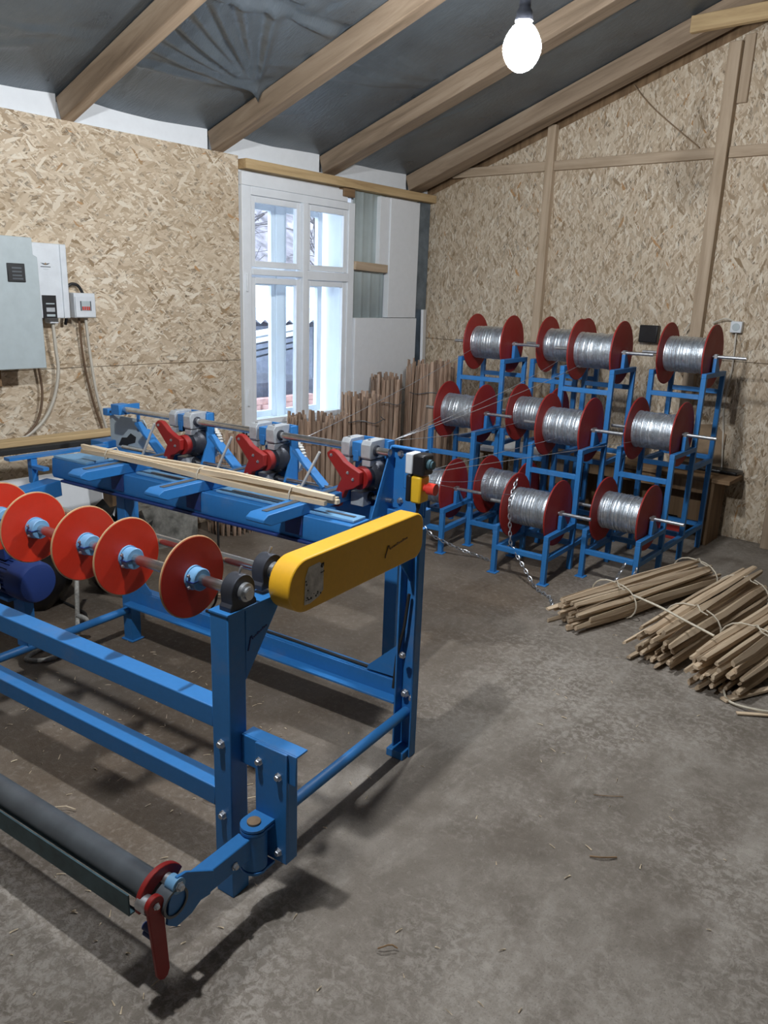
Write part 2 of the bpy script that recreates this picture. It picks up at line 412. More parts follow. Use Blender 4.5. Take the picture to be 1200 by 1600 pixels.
beam('stud', wall_back, M['rafter'], (-1.19, YB-.07, 0), (-1.20, YB-.07, 2.2), .09, .10)
beam('corner_board', wall_back, M['rafter'], (-1.085, YB-.12, 0), (-1.10, YB-.06, 1.9), .09, .025)

wr = MB(); wr.box(XR, XR+.15, YF-.2, YB+.2, -.1, roof_z(XR)+.1); struct('wall_right', wr, M['dark_boards'])
wf = MB(); wf.prism([(XL-.35, YF, -.1), (XR+.2, YF, -.1), (XR+.2, YF, roof_z(XR)), (XRIDGE, YF, roof_z(XRIDGE)+.1), (XL-.35, YF, 2.55)], (0, -.15, 0))
struct('wall_front', wf, M['dark_boards'])

# ceiling foil with real folds
CREASES = []
_r = random.Random(4)
for k, (ex, ey) in enumerate(((-3.86, 2.60), (-3.80, 2.55), (-3.71, 2.60), (-3.60, 2.62), (-3.46, 2.60), (-3.37, 2.66), (-3.30, 2.78), (-3.24, 2.95))):
    CREASES.append(((-3.87, 3.37), (ex, ey), .020+.010*(k % 2), .020))          # fan pulled from one staple
CREASES += [((-3.34, 2.55), (-3.27, 3.07), .034, .026), ((-3.27, 3.07), (-3.30, 3.44), .030, .024), ((-3.05, 2.60), (-3.20, 3.20), .022, .03),
            ((-3.95, 2.50), (-3.88, 3.37), .022, .03)]
for k in range(7):
    CREASES.append(((-3.45+.02*k, 4.38), (-3.62+.06*k, 3.60+.03*k), .012+.004*(k % 3), .022))
for k in range(22):
    x = _r.uniform(-4.2, -1.6); y = _r.uniform(1.6, 5.3); a = _r.uniform(0, 6.28); l = _r.uniform(.2, .55)
    CREASES.append(((x, y), (x+l*math.cos(a), y+l*math.sin(a)), _r.uniform(.004, .010), .025))
def foil_disp(x, y):
    bay = ((y - 2.43) % 1.005)/1.005
    d = -.012*math.sin(math.pi*bay)**2
    d += .010*mnoise.noise(Vector((x*1.6, y*2.2, 0))) + .004*mnoise.noise(Vector((x*7, y*5, 3)))
    for (ax, ay), (bx_, by_), amp, w in CREASES:
        dx, dy = bx_-ax, by_-ay; L2 = dx*dx+dy*dy
        t = ((x-ax)*dx+(y-ay)*dy)/L2
        if -.05 < t < 1.05:
            t = min(1, max(0, t)); e = ((x-ax-dx*t)*dy-(y-ay-dy*t)*dx)/math.sqrt(L2)/(w*(.5+t))
            if abs(e) < 3: d -= amp*math.exp(-e*e)*math.sin(math.pi*min(1., .06+t*.94))**.5 - amp*.5*math.exp(-(e-1.6)**2)*t
    return d
def foil(name, x0, x1, y0, y1, step):
    nx, ny = int((x1-x0)/step)+1, int((y1-y0)/step)+1
    b = MB(); vv = []
    for i in range(nx+1):
        x = x0+(x1-x0)*i/nx
        for j in range(ny+1):
            y = y0+(y1-y0)*j/ny; vv.append((x, y, roof_z(x)+.004+(foil_disp(x, y) if step < .1 else 0)))
    b.add(vv, [(i*(ny+1)+j, (i+1)*(ny+1)+j, (i+1)*(ny+1)+j+1, i*(ny+1)+j+1) for i in range(nx) for j in range(ny)])
    return b.build(name, M['foil'], None, 0, 180)
ceiling = foil('ceiling', XL-.12, -1.4, 1.4, YB+.02, .016); ceiling['kind'] = 'structure'
c0 = foil('foil_upper', -1.4, XRIDGE, 1.4, YB+.02, .5); c0.parent = ceiling
c2 = foil('foil_rear', XL-.12, XRIDGE, YF-.1, 1.4, .5); c2.parent = ceiling
c3 = foil('foil_far_slope', XRIDGE, XR+.1, YF-.1, YB+.02, .5); c3.parent = ceiling
for o in (ceiling, c0, c2, c3):
    s = o.modifiers.new('thick', 'SOLIDIFY'); s.thickness = .03; s.offset = 1
# opaque roof deck above foil is the thickness itself; rafters:
def rafter(y0, w, skew=0., depth=.125, x0=XL-.05):
    za = roof_z(x0); zb = roof_z(XRIDGE)
    nrm = Vector((-SL, 0, 1)).normalized()
    p0 = Vector((x0, y0+w/2, za)) - nrm*depth/2; p1 = Vector((XRIDGE, y0+w/2+skew*(XRIDGE-x0), zb)) - nrm*depth/2
    return beam('rafter', ceiling, M['rafter'], p0, p1, w, depth, .006)
for y, w, k in ((-4.62, .085, 0), (-3.62, .085, 0), (-2.62, .085, 0), (-1.62, .085, 0), (-.62, .085, 0), (.385, .085, .02), (1.385, .085, .02), (2.38, .075, .04), (3.395, .095, .05), (4.415, .135, .035), (5.45, .175, 0)):
    rafter(y, w, k)
for y in (.385, 2.385, 4.395):      # far slope, out of view
    p0 = Vector((XRIDGE, y+.045, roof_z(XRIDGE)-.07)); p1 = Vector((XR, y+.045, roof_z(XR)-.07))
    beam('rafter', ceiling, M['rafter'], p0, p1, .085, .125)
beam('collar_tie', ceiling, M['plank'], (-2.10, 5.42, 3.315), (1.2, 5.42, 3.325), .045, .095)

# ------------------------------------------------------------------ window
win = MB()
FX0, FX1 = XL-.05, XL+.022
win.box(FX0, FX1, 3.62, 3.70, .585, 2.29); win.box(FX0, FX1, 4.685, 4.757, .585, 2.29)
win.box(FX0, FX1, 3.62, 4.757, .585, .645); win.box(FX0, FX1, 3.70, 4.685, 2.235, 2.29)
window = struct('window_1', win, M['white_paint'], None, .004)
def wpart(name, mat, *b, bevel=.003):
    m = MB(); m.box(*b); return m.build(name, mat, window, bevel)
wpart('head_board', M['white_paint'], XL-.01, XL+.03, 3.615, 4.66, 2.29, 2.372)
wpart('mullion', M['white_paint'], FX0, XL+.034, 4.185, 4.235, .645, 2.235)
wpart('transom', M['white_paint'], FX0, XL+.030, 4.235, 4.685, 1.70, 1.765)
wpart('transom', M['white_paint'], FX0, XL+.030, 3.70, 4.185, 1.715, 1.755)
def sash(y0, y1, z0, z1, x, w=.042, th=.04):
    m = MB(); m.box(x, x+th, y0, y0+w, z0, z1); m.box(x, x+th, y1-w, y1, z0, z1)
    m.box(x, x+th, y0+w, y1-w, z0, z0+w); m.box(x, x+th, y0+w, y1-w, z1-w, z1)
    s = m.build('sash', M['white_paint'], window, .003)
    g = MB(); g.box(x+th*.4, x+th*.5, y0+w-.004, y1-w+.004, z0+w-.004, z1-w+.004); g.build('pane', M['glass'], s)
for x, w, in ((XL-.03, .042), (XL-.30, .05)):
    for y0, y1 in ((3.702, 4.183), (4.237, 4.683)):
        sash(y0, y1, .648, 1.698, x, w); sash(y0, y1, 1.768, 2.233, x, w)
wpart('outer_mullion', M['white_paint'], XL-.31, XL-.24, 4.17, 4.25, .64, 2.30)
wpart('outer_transom', M['white_paint'], XL-.31, XL-.25, 3.66, 4.745, 1.69, 1.775)
wpart('sill', M['white_paint'], XL-.40, XL+.05, 3.64, 4.75, .585, .64)
wpart('hinge', M['white_paint'], XL+.022, XL+.036, 3.645, 3.660, 1.60, 1.72)
wpart('hinge', M['white_paint'], XL+.022, XL+.036, 3.645, 3.660, .80, .92)

# ------------------------------------------------------------------ hanging bulbs (the room's lamps)
def hanging_bulb(x, y, z, label, k=1.0):
    t = empty('hanging_bulb', (x, y, z)); tag(t, label, 'light bulb', 'bare bulbs hanging from the rafters')
    prof = []
    for i in range(15):
        a = math.pi*i/14; prof.append((-.086*k*math.cos(a), max(.004, .072*k*math.sin(a)*(1 if a < 1.6 else 1-.18*(a-1.6)))))
    b = MB(); b.lathe((0,0,0), (0,0,1), prof, 24); b.build('bulb_glass', M['bulb'] if k == 1 else M['bulb_small'], t, 0, 180)
    c = MB(); c.lathe((0,0,.084*k), (0,0,1), [(0, .034), (.03, .030), (.045, .022), (.10, .022), (.115, .010)], 18); c.build('lamp_holder', M['dark_cast'], t)
    top = roof_z(x)-z
    d = MB(); d.tube([(0,0,.19), (.004,0,.19+(top-.19)*.5), (0,0,top-.005)], .0045, 6); d.build('flex', M['black'], t)
    return t
hanging_bulb(-1.72, 2.80, 2.52, 'glowing bare bulb hanging on a dark flex in front of the rafters')
hanging_bulb(-1.457, .714, 2.55, 'second bare bulb hanging above the front rails, outside the picture', .5)

# ------------------------------------------------------------------ outside the window
g = MB()
nx, ny = 30, 30; vv = []
for i in range(nx+1):
    for j in range(ny+1):
        x = -4.72 - 22*i/nx; y = 0 + 34*j/ny
        z = -.35 + .08*mnoise.noise(Vector((x, y, 0))) + max(0, -(x+11.5))*.62
        vv.append((x, y, z))
g.add(vv, [(i*(ny+1)+j, (i+1)*(ny+1)+j, (i+1)*(ny+1)+j+1, i*(ny+1)+j+1) for i in range(nx) for j in range(ny)])
go = g.build('yard_ground', M['hill'], None, 0, 180); go['kind'] = 'structure'
sh = empty('garden_shed', (-9.6, 9.0, -.3)); tag(sh, 'dark garden shed with a snow covered roof seen through the window', 'shed')
b = MB(); b.box(-1.2, 0, -1.9, 1.6, 0, 1.62); b.build('shed_wall', M['shed_dark'], sh)
b = MB()
for i in range(24):
    y0 = -2.2+i*.17
    b.prism([(.55, y0, 1.50), (.55, y0+.085, 1.44), (.55, y0+.17, 1.50), (.55, y0+.17, 1.68), (.55, y0, 1.68)], (-2.0, 0, .45))
b.build('snowy_roof', M['snow'], sh)
b = MB(); b.box(0, .05, -1.05, -.35, .0, 1.38); b.build('shed_door', M['shed_grey'], sh)
b = MB(); b.box(0, .06, -.30, .5, .2, 1.36); b.build('metal_panel', M['shed_grey'], sh)
b = MB(); b.box(0, .06, .55, 1.5, .1, 1.30); b.build('metal_panel', M['shed_grey'], sh)
# snow covered board pile and bricks
pl = empty('board_pile', (-7.3, 6.55, -.3)); tag(pl, 'snow covered pile of boards in the yard', 'board pile')
for i in range(5):
    b = MB(); b.bar((-.45, -.75+.02*i, .98+.09*i-.05), (-.1, .62, 1.22+.07*i), .16, .05); b.build('board', M['shed_grey' if i < 3 else 'snow'], pl)
b = MB(); b.prism([(-.6,-.9,.0), (.3,-.9,.0), (.3,.55,.0), (-.6,.55,.0)], (0,0,.86)); b.build('pile_core', M['shed_dark'], pl)
bv = MB(); bv.box(-.06, .06, -.12, .12, 0, .062); brickmesh = bv.mesh('brick', M['brick'])
bs = empty('brick_stack', (-6.75, 6.15, -.3)); tag(bs, 'stack of pale red bricks below the window in the yard', 'bricks')
for r_ in range(11):
    for k in range(5):
        o = link('brick', brickmesh, bs); o.location = (random.uniform(-.02,.02), -.55+k*.25+(.12 if r_ % 2 else 0), r_*.066); o.rotation_euler = (0,0,random.uniform(-.1,.1))
tk = empty('grey_tank', (-7.0, 7.62, -.3)); tag(tk, 'grey sheet metal tank standing in the yard', 'tank')
b = MB(); b.lathe((0,0,0), (0,0,1), [(0,.30),(.02,.32),(1.15,.32),(1.18,.30)], 24); b.build('tank_body', M['shed_grey'], tk)
b = MB(); b.lathe((0,0,1.18), (0,0,1), [(0,.31),(.06,.29),(.09,.15)], 20); b.build('snow_cap', M['snow'], tk)
def tree(x, y, z, h, seed, label):
    rnd = random.Random(seed); t = empty('bare_tree', (x, y, z)); tag(t, label, 'tree', 'bare trees on the slope behind the yard')
    b = MB(); p = [Vector((0,0,0))]
    for i in range(6): p.append(p[-1]+Vector((rnd.uniform(-.12,.12), rnd.uniform(-.12,.12), h/6)))
    b.tube(p, .07, 6); b.build('trunk', M['bark'], t)
    c = MB()
    for i in range(46):
        s = p[rnd.randint(1, 6)]; d = Vector((rnd.uniform(-1,1), rnd.uniform(-1,1), rnd.uniform(-.1,1))).normalized()*rnd.uniform(.5, 1.5)
        mid = s+d*.5+Vector((0,0,rnd.uniform(-.1,.15))); c.tube([s, mid, s+d], rnd.uniform(.008,.022), 4)
        for k in range(2):
            e = Vector((rnd.uniform(-1,1), rnd.uniform(-1,1), rnd.uniform(-.3,1))).normalized()*rnd.uniform(.3,.7); c.tube([mid, mid+e*.6, mid+e], .007, 3)
    c.build('branches', M['bark'], t); return t
for i, (x, y, h, lab) in enumerate(((-12.6, 9.2, 4.2, 'slender bare tree behind the left end of the shed roof'), (-13.0, 11.0, 4.6, 'bare tree rising behind the middle of the shed roof'),
        (-12.8, 13.0, 4.4, 'bare tree seen through the right upper pane'), (-15.6, 12.4, 4.8, 'bare tree higher up the slope behind the shed'), (-15.0, 15.2, 4.6, 'rightmost bare tree on the slope'), (-15.4, 9.9, 4.6, 'leftmost bare tree high on the slope'))):
    tree(x, y, -.4+max(0, -(x+11.5))*.62, h, i+3, lab)

# ------------------------------------------------------------------ electrics on the window wall
def bx(name, mat, parent, *b, bevel=.003):
    m = MB(); m.box(*b); return m.build(name, mat, parent, bevel)
cab = empty('control_cabinet', (XL, 1.75, 1.16)); tag(cab, 'large pale grey control cabinet with a small black meter on the wall', 'electrical cabinet')
bx('body', M['cab_grey'], cab, .004, .20, -.35, .296, .01, .66)
d = MB(); d.prism([(.20, -.36, 0), (.20, .326, 0), (.20, .322, .575), (.20, .300, .585), (.20, .300, .67), (.20, -.36, .67)], (.018, 0, 0)); door = d.build('cabinet_door', M['cab_grey'], cab, .004)
mt = bx('panel_meter', M['black'], door, .216, .224, .157, .249, .445, .538)
for i, (z, w) in enumerate(((.515, .05), (.497, .05), (.478, .05), (.462, .055))): bx('display_line', M['pipe_grey'], door, .2242, .2252, .18, .18+w, z-.004, z+.004, bevel=0)
bx('mounting_bracket', M['bench'], cab, 0, .10, .09, .13, -.10, .01)
inv = empty('white_inverter', (XL, 2.20, 1.42)); tag(inv, 'white wall inverter with a black control panel and a small winged emblem', 'inverter')
bx('housing', M['white_plastic'], inv, .004, .145, -.16, .075, 0, .392, bevel=.006)
bx('edge_trim', M['white_plastic'], inv, .10, .152, .035, .042, .002, .390, bevel=.001)
cp = bx('control_panel', M['black'], inv, .1455, .149, -.085, -.006, .001, .122, bevel=.001)
for z, h, m_ in ((.035, .022, 'grey_cast'), (.010, .012, 'cab_grey'), (.075, .006, 'cab_grey')): bx('display', M[m_], inv, .1495, .1505, -.066, -.018, z, z+h, bevel=0)
em = MB()
em.prism([(.1457, -.076, .290), (.1457, -.050, .2865), (.1457, -.024, .290), (.1457, -.036, .2815), (.1457, -.050, .279), (.1457, -.064, .2815)], (.001, 0, 0)); em.build('emblem', M['pipe_grey'], inv)
em = MB(); em.prism([(.1468, -.057, .2845), (.1468, -.050, .279), (.1468, -.043, .2845), (.1468, -.050, .292)], (.001, 0, 0)); em.build('emblem', M['cardboard'], inv)
bx('emblem_bar', M['pipe_grey'], inv, .1457, .1466, -.078, -.022, .268, .272, bevel=0)
bx('emblem_bar', M['cab_grey'], inv, .1457, .1466, -.064, -.034, .256, .258, bevel=0)
bx('cable_boot', M['white_plastic'], inv, .03, .09, -.02, .03, -.03, 0)
brk = empty('breaker_box', (XL, 2.395, 1.42)); tag(brk, 'small white breaker box with a window, right of the inverter', 'breaker box')
bx('housing', M['white_plastic'], brk, .004, .085, -.062, .068, 0, .138, bevel=.004)
bx('lid', M['white_plastic'], brk, .086, .092, -.058, .064, .004, .118, bevel=.002)
bx('lid_window', M['cab_grey'], brk, .0922, .0935, -.026, .032, .040, .094, bevel=0)
bx('window_frame', M['pipe_grey'], brk, .0922, .0945, -.030, -.024, .040, .094, bevel=0)
bx('window_frame', M['pipe_grey'], brk, .0922, .0945, .030, .036, .040, .094, bevel=0)
for y in (-.016, -.003, .010, .022): bx('switch_toggle', M['red_plastic'], brk, .0936, .099, y-.003, y+.003, .044, .064, bevel=0)
def cable(name, mat, pts, r, label, cat='cable', n=6, group=None):
    # smooth the polyline
    P = [Vector(p) for p in pts]; out = []
    for k in range(len(P)-1):
        p0, p1, p2, p3 = P[max(k-1,0)], P[k], P[k+1], P[min(k+2, len(P)-1)]
        for i in range(6):
            t = i/6
            out.append(.5*((2*p1)+(p2-p0)*t+(2*p0-5*p1+4*p2-p3)*t*t+(3*p1-p0-3*p2+p3)*t**3))
    out.append(P[-1]); b = MB(); b.tube(out, r, n); o = b.build(name, mat, None, 0, 80); tag(o, label, cat, group); return o
cable('power_cable', M['cable_white'], [(XL+.06,2.21,1.39),(XL+.05,2.22,1.25),(XL+.04,2.23,1.12),(XL+.03,2.19,.95),(XL+.03,2.10,.82),(XL+.03,1.95,.74),(XL+.03,1.7,.70),(XL+.03,1.4,.69)], .010, 'white power cable drooping left below the inverter')
cable('power_cable', M['cable_brown'], [(XL+.03,2.12,1.16),(XL+.03,2.13,1.0),(XL+.03,2.09,.85),(XL+.03,2.0,.76),(XL+.03,1.9,.72)], .007, 'thin brown cable hanging from the grey cabinet')
cable('power_cable', M['cable_white'], [(XL+.04,2.42,1.42),(XL+.03,2.44,1.2),(XL+.03,2.47,.95),(XL+.03,2.55,.6),(XL+.03,2.57,.3)], .009, 'white cable running straight down from the breaker box')
cable('power_cable', M['cable_brown'], [(XL+.03,2.385,1.42),(XL+.02,2.40,1.2),(XL+.02,2.44,.95),(XL+.02,2.53,.6),(XL+.02,2.55,.3)], .007, 'brown cable beside the white one below the breaker box')
cable('flex_lead', M['black'], [(XL+.03,2.30,1.38),(XL+.04,2.305,1.44),(XL+.03,2.305,1.54),(XL+.03,2.34,1.60),(XL+.03,2.39,1.60),(XL+.03,2.42,1.555)], .009, 'black flex looping from the inverter into the breaker box')
# gable wall socket
sk = empty('wall_socket', (-1.637, YB, 1.482)); tag(sk, 'white surface socket on the strand board gable wall', 'socket')
bx('housing', M['white_plastic'], sk, -.038, .038, -.045, -.001, -.038, .038, bevel=.005)
b = MB(); b.lathe((0,-.0455,0), (0,-1,0), [(0,.026),(.002,.024)], 20); b.build('socket_face', M['cab_grey'], sk)
cable('socket_cable', M['cable_white'], [(-1.637,YB-.02,1.44),(-1.63,YB-.012,1.2),(-1.645,YB-.012,.95),(-1.62,YB-.02,.75),(-1.59,YB-.03,.50)], .006, 'pale cable dropping from the white socket to the bench')
cable('stray_lead', M['cable_white'], [(-1.66,YB-.03,1.52),(-1.72,YB-.05,1.535),(-1.80,YB-.03,1.50)], .005, 'short pale lead bent left from the white socket')
cable('stray_lead', M['cable_white'], [(-1.87,YB-.06,1.53),(-1.93,YB-.06,1.51),(-1.98,YB-.06,1.43)], .004, 'curved stray wire on the stud above the top right spool')
bb = bx('black_box', M['black'], None, -2.31, -2.17, YB-.06, YB-.002, 1.34, 1.465, bevel=.008); tag(bb, 'black plastic box on the gable wall behind the top right spools', 'box')
cable('splinter', M['cardboard'], [(-2.58,YB-.012,3.10),(-2.40,YB-.03,2.92),(-2.06,YB-.02,2.65)], .005, 'thin reddish lath leaning diagonally on the gable wall', 'lath', 5)

# ------------------------------------------------------------------ machine (frame: u along its length, v across, z up)
mach = empty('fence_weaving_machine', (-1.42, 1.081, 0), R(6.7207))
tag(mach, 'long blue fence weaving machine with red discs and a yellow chain guard', 'machine')
BL = M['blue']
boltm = MB(); boltm.lathe((0,0,0), (0,0,1), [(0,.012),(.003,.012),(.003,.0085),(.010,.0085),(.012,.007)], 6); BOLT = boltm.mesh('bolt', M['zinc'], 20)
def bolt(parent, p, axis, s=1.0):
    o = link('bolt', BOLT, parent); o.location = p; o.rotation_euler = Vector(axis).to_track_quat('Z', 'Y').to_euler(); o.scale = (s,s,s); return o
# front legs with cap arm
LG = []
for u in (0, -2.3):
    leg = bx('leg', BL, mach, u-.032, u+.030, .018, .080, 0, .836, bevel=.003); LG.append(leg)
    c = MB(); c.prism([(u-.032, .081, .836), (u-.032, .205, .826), (u-.032, .205, .800), (u-.032, .081, .635)], (.062, 0, 0))
    arm = c.build('cap_arm', BL, mach, .002)
    c = MB(); c.prism([(u-.034, .016, .8365), (u-.034, .207, .8365), (u-.034, .207, .8265), (u-.034, .016, .8365-.006)], (.066, 0, 0)); c.build('cap_plate', M['blue'], arm, .001)
    if u == 0:      # dark emblem on the arm: a hook and a small illegible word beside it
        lm = MB()
        lm.tube([(.0305, .088, .715), (.0305, .090, .722), (.0305, .094, .735), (.0305, .098, .750), (.0305, .102, .752), (.0305, .106, .742)], .0022, 5)
        for k in range(8): lm.box(.030, .0312, .109+k*.0066, .1142+k*.0066, .744+k*.0022, .7480+k*.0022+(.003 if k in (2, 5) else 0))
        lm.build('emblem', M['blue_dark'], arm)
for z in (.47, .255): bolt(LG[0], (0, .018, z), (0, -1, 0), 1.1)
bx('rail', BL, mach, -2.27, -.032, .020, .078, .505, .565); bx('rail', BL, mach, -2.27, -.032, .020, .078, .268, .325)
# pillow bearings
def bearing(u, v, z, big=1.0):
    b = MB(); pts = [(-.046,-.045),(.046,-.045),(.046,-.032),(.040,-.024)]
    for i in range(13): a = -0.25+ (math.pi+.5)*i/12; pts.append((.042*math.cos(a), .044*math.sin(a)))
    pts += [(-.040,-.024),(-.046,-.032)]
    b.prism([(u-.02, v+p*big, z+q*big) for p, q in pts], (.040, 0, 0)); o = b.build('pillow_bearing', M['dark_cast'], mach, .002)
    i_ = MB(); i_.cyl((u+.018, v, z), (u+.032, v, z), .024*big, n=24); i_.cyl((u+.018, v, z), (u+.040, v, z), .016*big, n=20); i_.build('inner_race', M['zinc'], o)
    n_ = MB(); n_.cyl((u, v+.004, z+.042*big), (u+.003, v+.012, z+.060*big), .0035, n=8); n_.build('grease_nipple', M['zinc'], o)
    return o
bearing(.008, .078, .880); bearing(-.012, .212, .893)
bearing(-2.30, .070, .880)
b = MB(); b.cyl((-2.33, .075, .878), (.052, .075, .878), .0145, n=20); b.build('disc_shaft', M['steel'], mach)
b = MB(); b.cyl((-2.33, .20, .895), (.04, .20, .895), .0145, n=20); b.build('drive_shaft', M['steel'], mach)
for k, u in enumerate((-1.60, -1.42, -1.027, -.842, -.594, -.409, -.150)):
    b = MB(); b.lathe((u-.004, .075, .878), (1,0,0), [(0,.108),(.008,.108)], 56); dsc = b.build('red_disc', M['disc_red'], mach)
    e = MB(); e.tube([(u, .075+.1080*math.cos(2*math.pi*i/56), .878+.1080*math.sin(2*math.pi*i/56)) for i in range(56)], .0035, 6, True); tag(e.build('disc_rim', M['edge_tan'], dsc), 'tan plywood edge')
    c = MB(); c.lathe((u+.004, .075, .878), (1,0,0), [(0,.033),(.006,.033),(.006,.030),(.030,.030),(.032,.028)], 28)
    cl = c.build('collar', M['blue_light'], dsc)
    s_ = MB(); s_.box(u+.012, u+.0375, .075-.0335, .075-.004, .8765, .8795); s_.build('clamp_slot', M['blue_dark'], dsc)
    for dz in (-.016, .016): bolt(dsc, (u+.020, .075-.030, .878+dz), (0,-1,0), .45)
# yellow chain guard
gp = []
for i in range(19):
    a = math.pi/2 + math.pi*i/18; gp.append((.235+.074*math.cos(a), .868+.074*math.sin(a)))
for i in range(9):
    a = -math.pi/2 + math.pi/2*i/8; gp.append((.785+.045*math.cos(a), .839+.045*math.sin(a)))
for i in range(9):
    a = math.pi/2*i/8; gp.append((.785+.045*math.cos(a), .897+.045*math.sin(a)))
b = MB(); b.prism([(.034, v, z) for v, z in gp], (.070, 0, 0)); guard = b.build('chain_guard', M['yellow'], mach, .004, 30)
st = MB(); st.prism([(.1043, .222, .815), (.1043, .245, .813), (.1043, .285, .822), (.1043, .303, .835), (.1043, .303, .905), (.1043, .285, .918), (.1043, .240, .916), (.1043, .226, .890)], (.0006, 0, 0))
st.build('torn_sticker', M['label_paper'], guard)
rr = random.Random(3); sm = MB()
for k in range(26):
    e_ = rr.choice('lbr'); v, z = (.224+rr.uniform(0,.012), rr.uniform(.82,.90)) if e_ == 'l' else ((rr.uniform(.23,.29), .823+rr.uniform(0,.012)) if e_ == 'b' else (.299+rr.uniform(-.01,.004), rr.uniform(.885,.91)))
    sm.box(.1044, .1052, v, v+rr.uniform(.003,.007), z, z+rr.uniform(.002,.006))
sm.build('sticker_scraps', M['rubber'], guard)
lm = MB(); lm.tube([(.1045, .607, .842), (.1045, .607, .848), (.1045, .614, .862), (.1045, .621, .876), (.1045, .626, .876), (.1045, .630, .866), (.1045, .636, .864)], .0026, 5)
for k in range(9): lm.box(.1042, .1052, .640+k*.0105, .648+k*.0105, .864+k*.0012, .869+k*.0012+(.003 if k in (3, 6) else 0))
lm.build('emblem', M['bench'], guard)
# rear right leg: channel with wing plates
b = MB(); b.box(.000, .070, .905, .912, .0, .86); b.box(.000, .007, .862, .905, 0, .86); b.box(.063, .070, .872, .905, 0, .86)
rleg = b.build('leg', BL, mach, .002)
b = MB(); b.prism([(.02, .90, .66), (.02, .78, .80), (.02, .78, .86), (.02, .90, .86)], (.008, 0, 0)); b.build('gusset', BL, rleg)
b = MB(); b.prism([(0, .906, .28), (-.15, .906, .275), (-.14, .906, .295), (0, .906, .425)], (0, .006, 0)); b.build('gusset', BL, rleg)
bolt(rleg, (.03, .862, .40), (0,-1,0), 1.1); bolt(rleg, (.025, .90, .235), (0,-1,0), 1.4); bolt(rleg, (.055, .90, .225), (0,-1,0), 1.2)
bx('foot', BL, rleg, -.01, .06, .84, .91, 0, .03)
b = MB(); b.tube([(.03,.885,.62),(.02,.88,.5),(.0,.87,.38),(-.005,.865,.26)], .006, 6); b.build('control_lead', M['rubber'], rleg, 0, 80)
# rear left leg (full height, carries the table) and low rear rail of angle iron
b = MB(); b.box(-1.530, -1.472, .905, .958, 0, .735); ml = b.build('leg', BL, mach, .003)
bx('foot', BL, ml, -1.54, -1.462, .895, .968, 0, .008)
b = MB(); b.box(-1.47, 0, .905, .912, .205, .265); b.box(-1.47, 0, .860, .905, .199, .207); b.box(-1.47, 0, .912, .955, .262, .268); b.build('rear_rail', BL, mach, .001)
b = MB(); b.tube([(-1.0,.925,.275),(-.5,.93,.272),(0,.92,.275)], .006, 6); b.build('rail_lead', M['rubber'], mach)
b = MB(); b.prism([(-1.471, .906, .266), (-1.33, .906, .266), (-1.33, .906, .285), (-1.471, .906, .40)], (0, .006, 0)); b.build('gusset', BL, ml)
# cross tubes
b = MB(); b.cyl((.028, .10, .155), (.028, .905, .160), .018, n=18); b.build('cross_tube', BL, mach)
b = MB(); b.cyl((-1.50, -.05, .153), (-1.50, .905, .153), .018, n=18); b.build('cross_tube', BL, mach)
# hinge bracket beside the front leg
b = MB(); b.box(.030, .215, .058, .064, .405, .490); b.box(.030, .215, .064, .105, .484, .490); hb_ = b.build('bracket_bar', BL, mach, .002)
b = MB(); b.box(.085, .190, .0505, .0575, .165, .490); b.box(.183, .190, .0575, .095, .165, .470); hp = b.build('hinge_plate', BL, mach, .002)
bolt(hp, (.100, .0505, .44), (0,-1,0)); bolt(hp, (.165, .0505, .42), (0,-1,0)); bolt(hp, (.165, .0505, .195), (0,-1,0))
b = MB(); b.cyl((.118, .008, .165), (.118, .008, .270), .034, n=24); barrel = b.build('hinge_barrel', BL, mach, .002)
for z in (.155, .271, .282):
    pts = [(.084, .050, z), (.152, .050, z), (.152, .008, z)] + [(.118+.036*math.cos(a*math.pi/10), .008-.036*math.sin(a*math.pi/10), z) for a in range(0, 11)]
    b = MB(); b.prism(pts, (0,0,.008)); b.build('hinge_lug', BL, barrel, .001)
b = MB(); b.lathe((.118, .008, .290), (0,0,1), [(0,.018),(.006,.018),(.008,.015)], 20); b.build('hinge_pin', M['cardboard'], barrel)
b = MB(); b.bar((.112, -.02, .235), (.112, -.215, .235), .042, .060); sw = b.build('swing_arm', BL, mach, .003)
bolt(sw, (.133, -.08, .225), (1,0,0), .9)
b = MB(); b.prism([(.128, -.150, .262), (.128, -.235, .318), (.128, -.262, .322), (.128, -.290, .270), (.128, -.296, .215), (.128, -.270, .192), (.128, -.225, .195), (.128, -.195, .210), (.128, -.165, .205)], (.008,0,0)); b.build('end_plate', BL, sw, .001)
b = MB(); b.cyl((.112, -.262, .300), (.140, -.262, .300), .019, n=20); b.build('cam_roller', M['blue_light'], sw); b = MB(); b.cyl((.092, -.262, .300), (.112, -.262, .300), .015, n=20); b.build('roller_spacer', M['zinc'], sw); bolt(sw, (.140, -.262, .300), (1,0,0), 1.0)
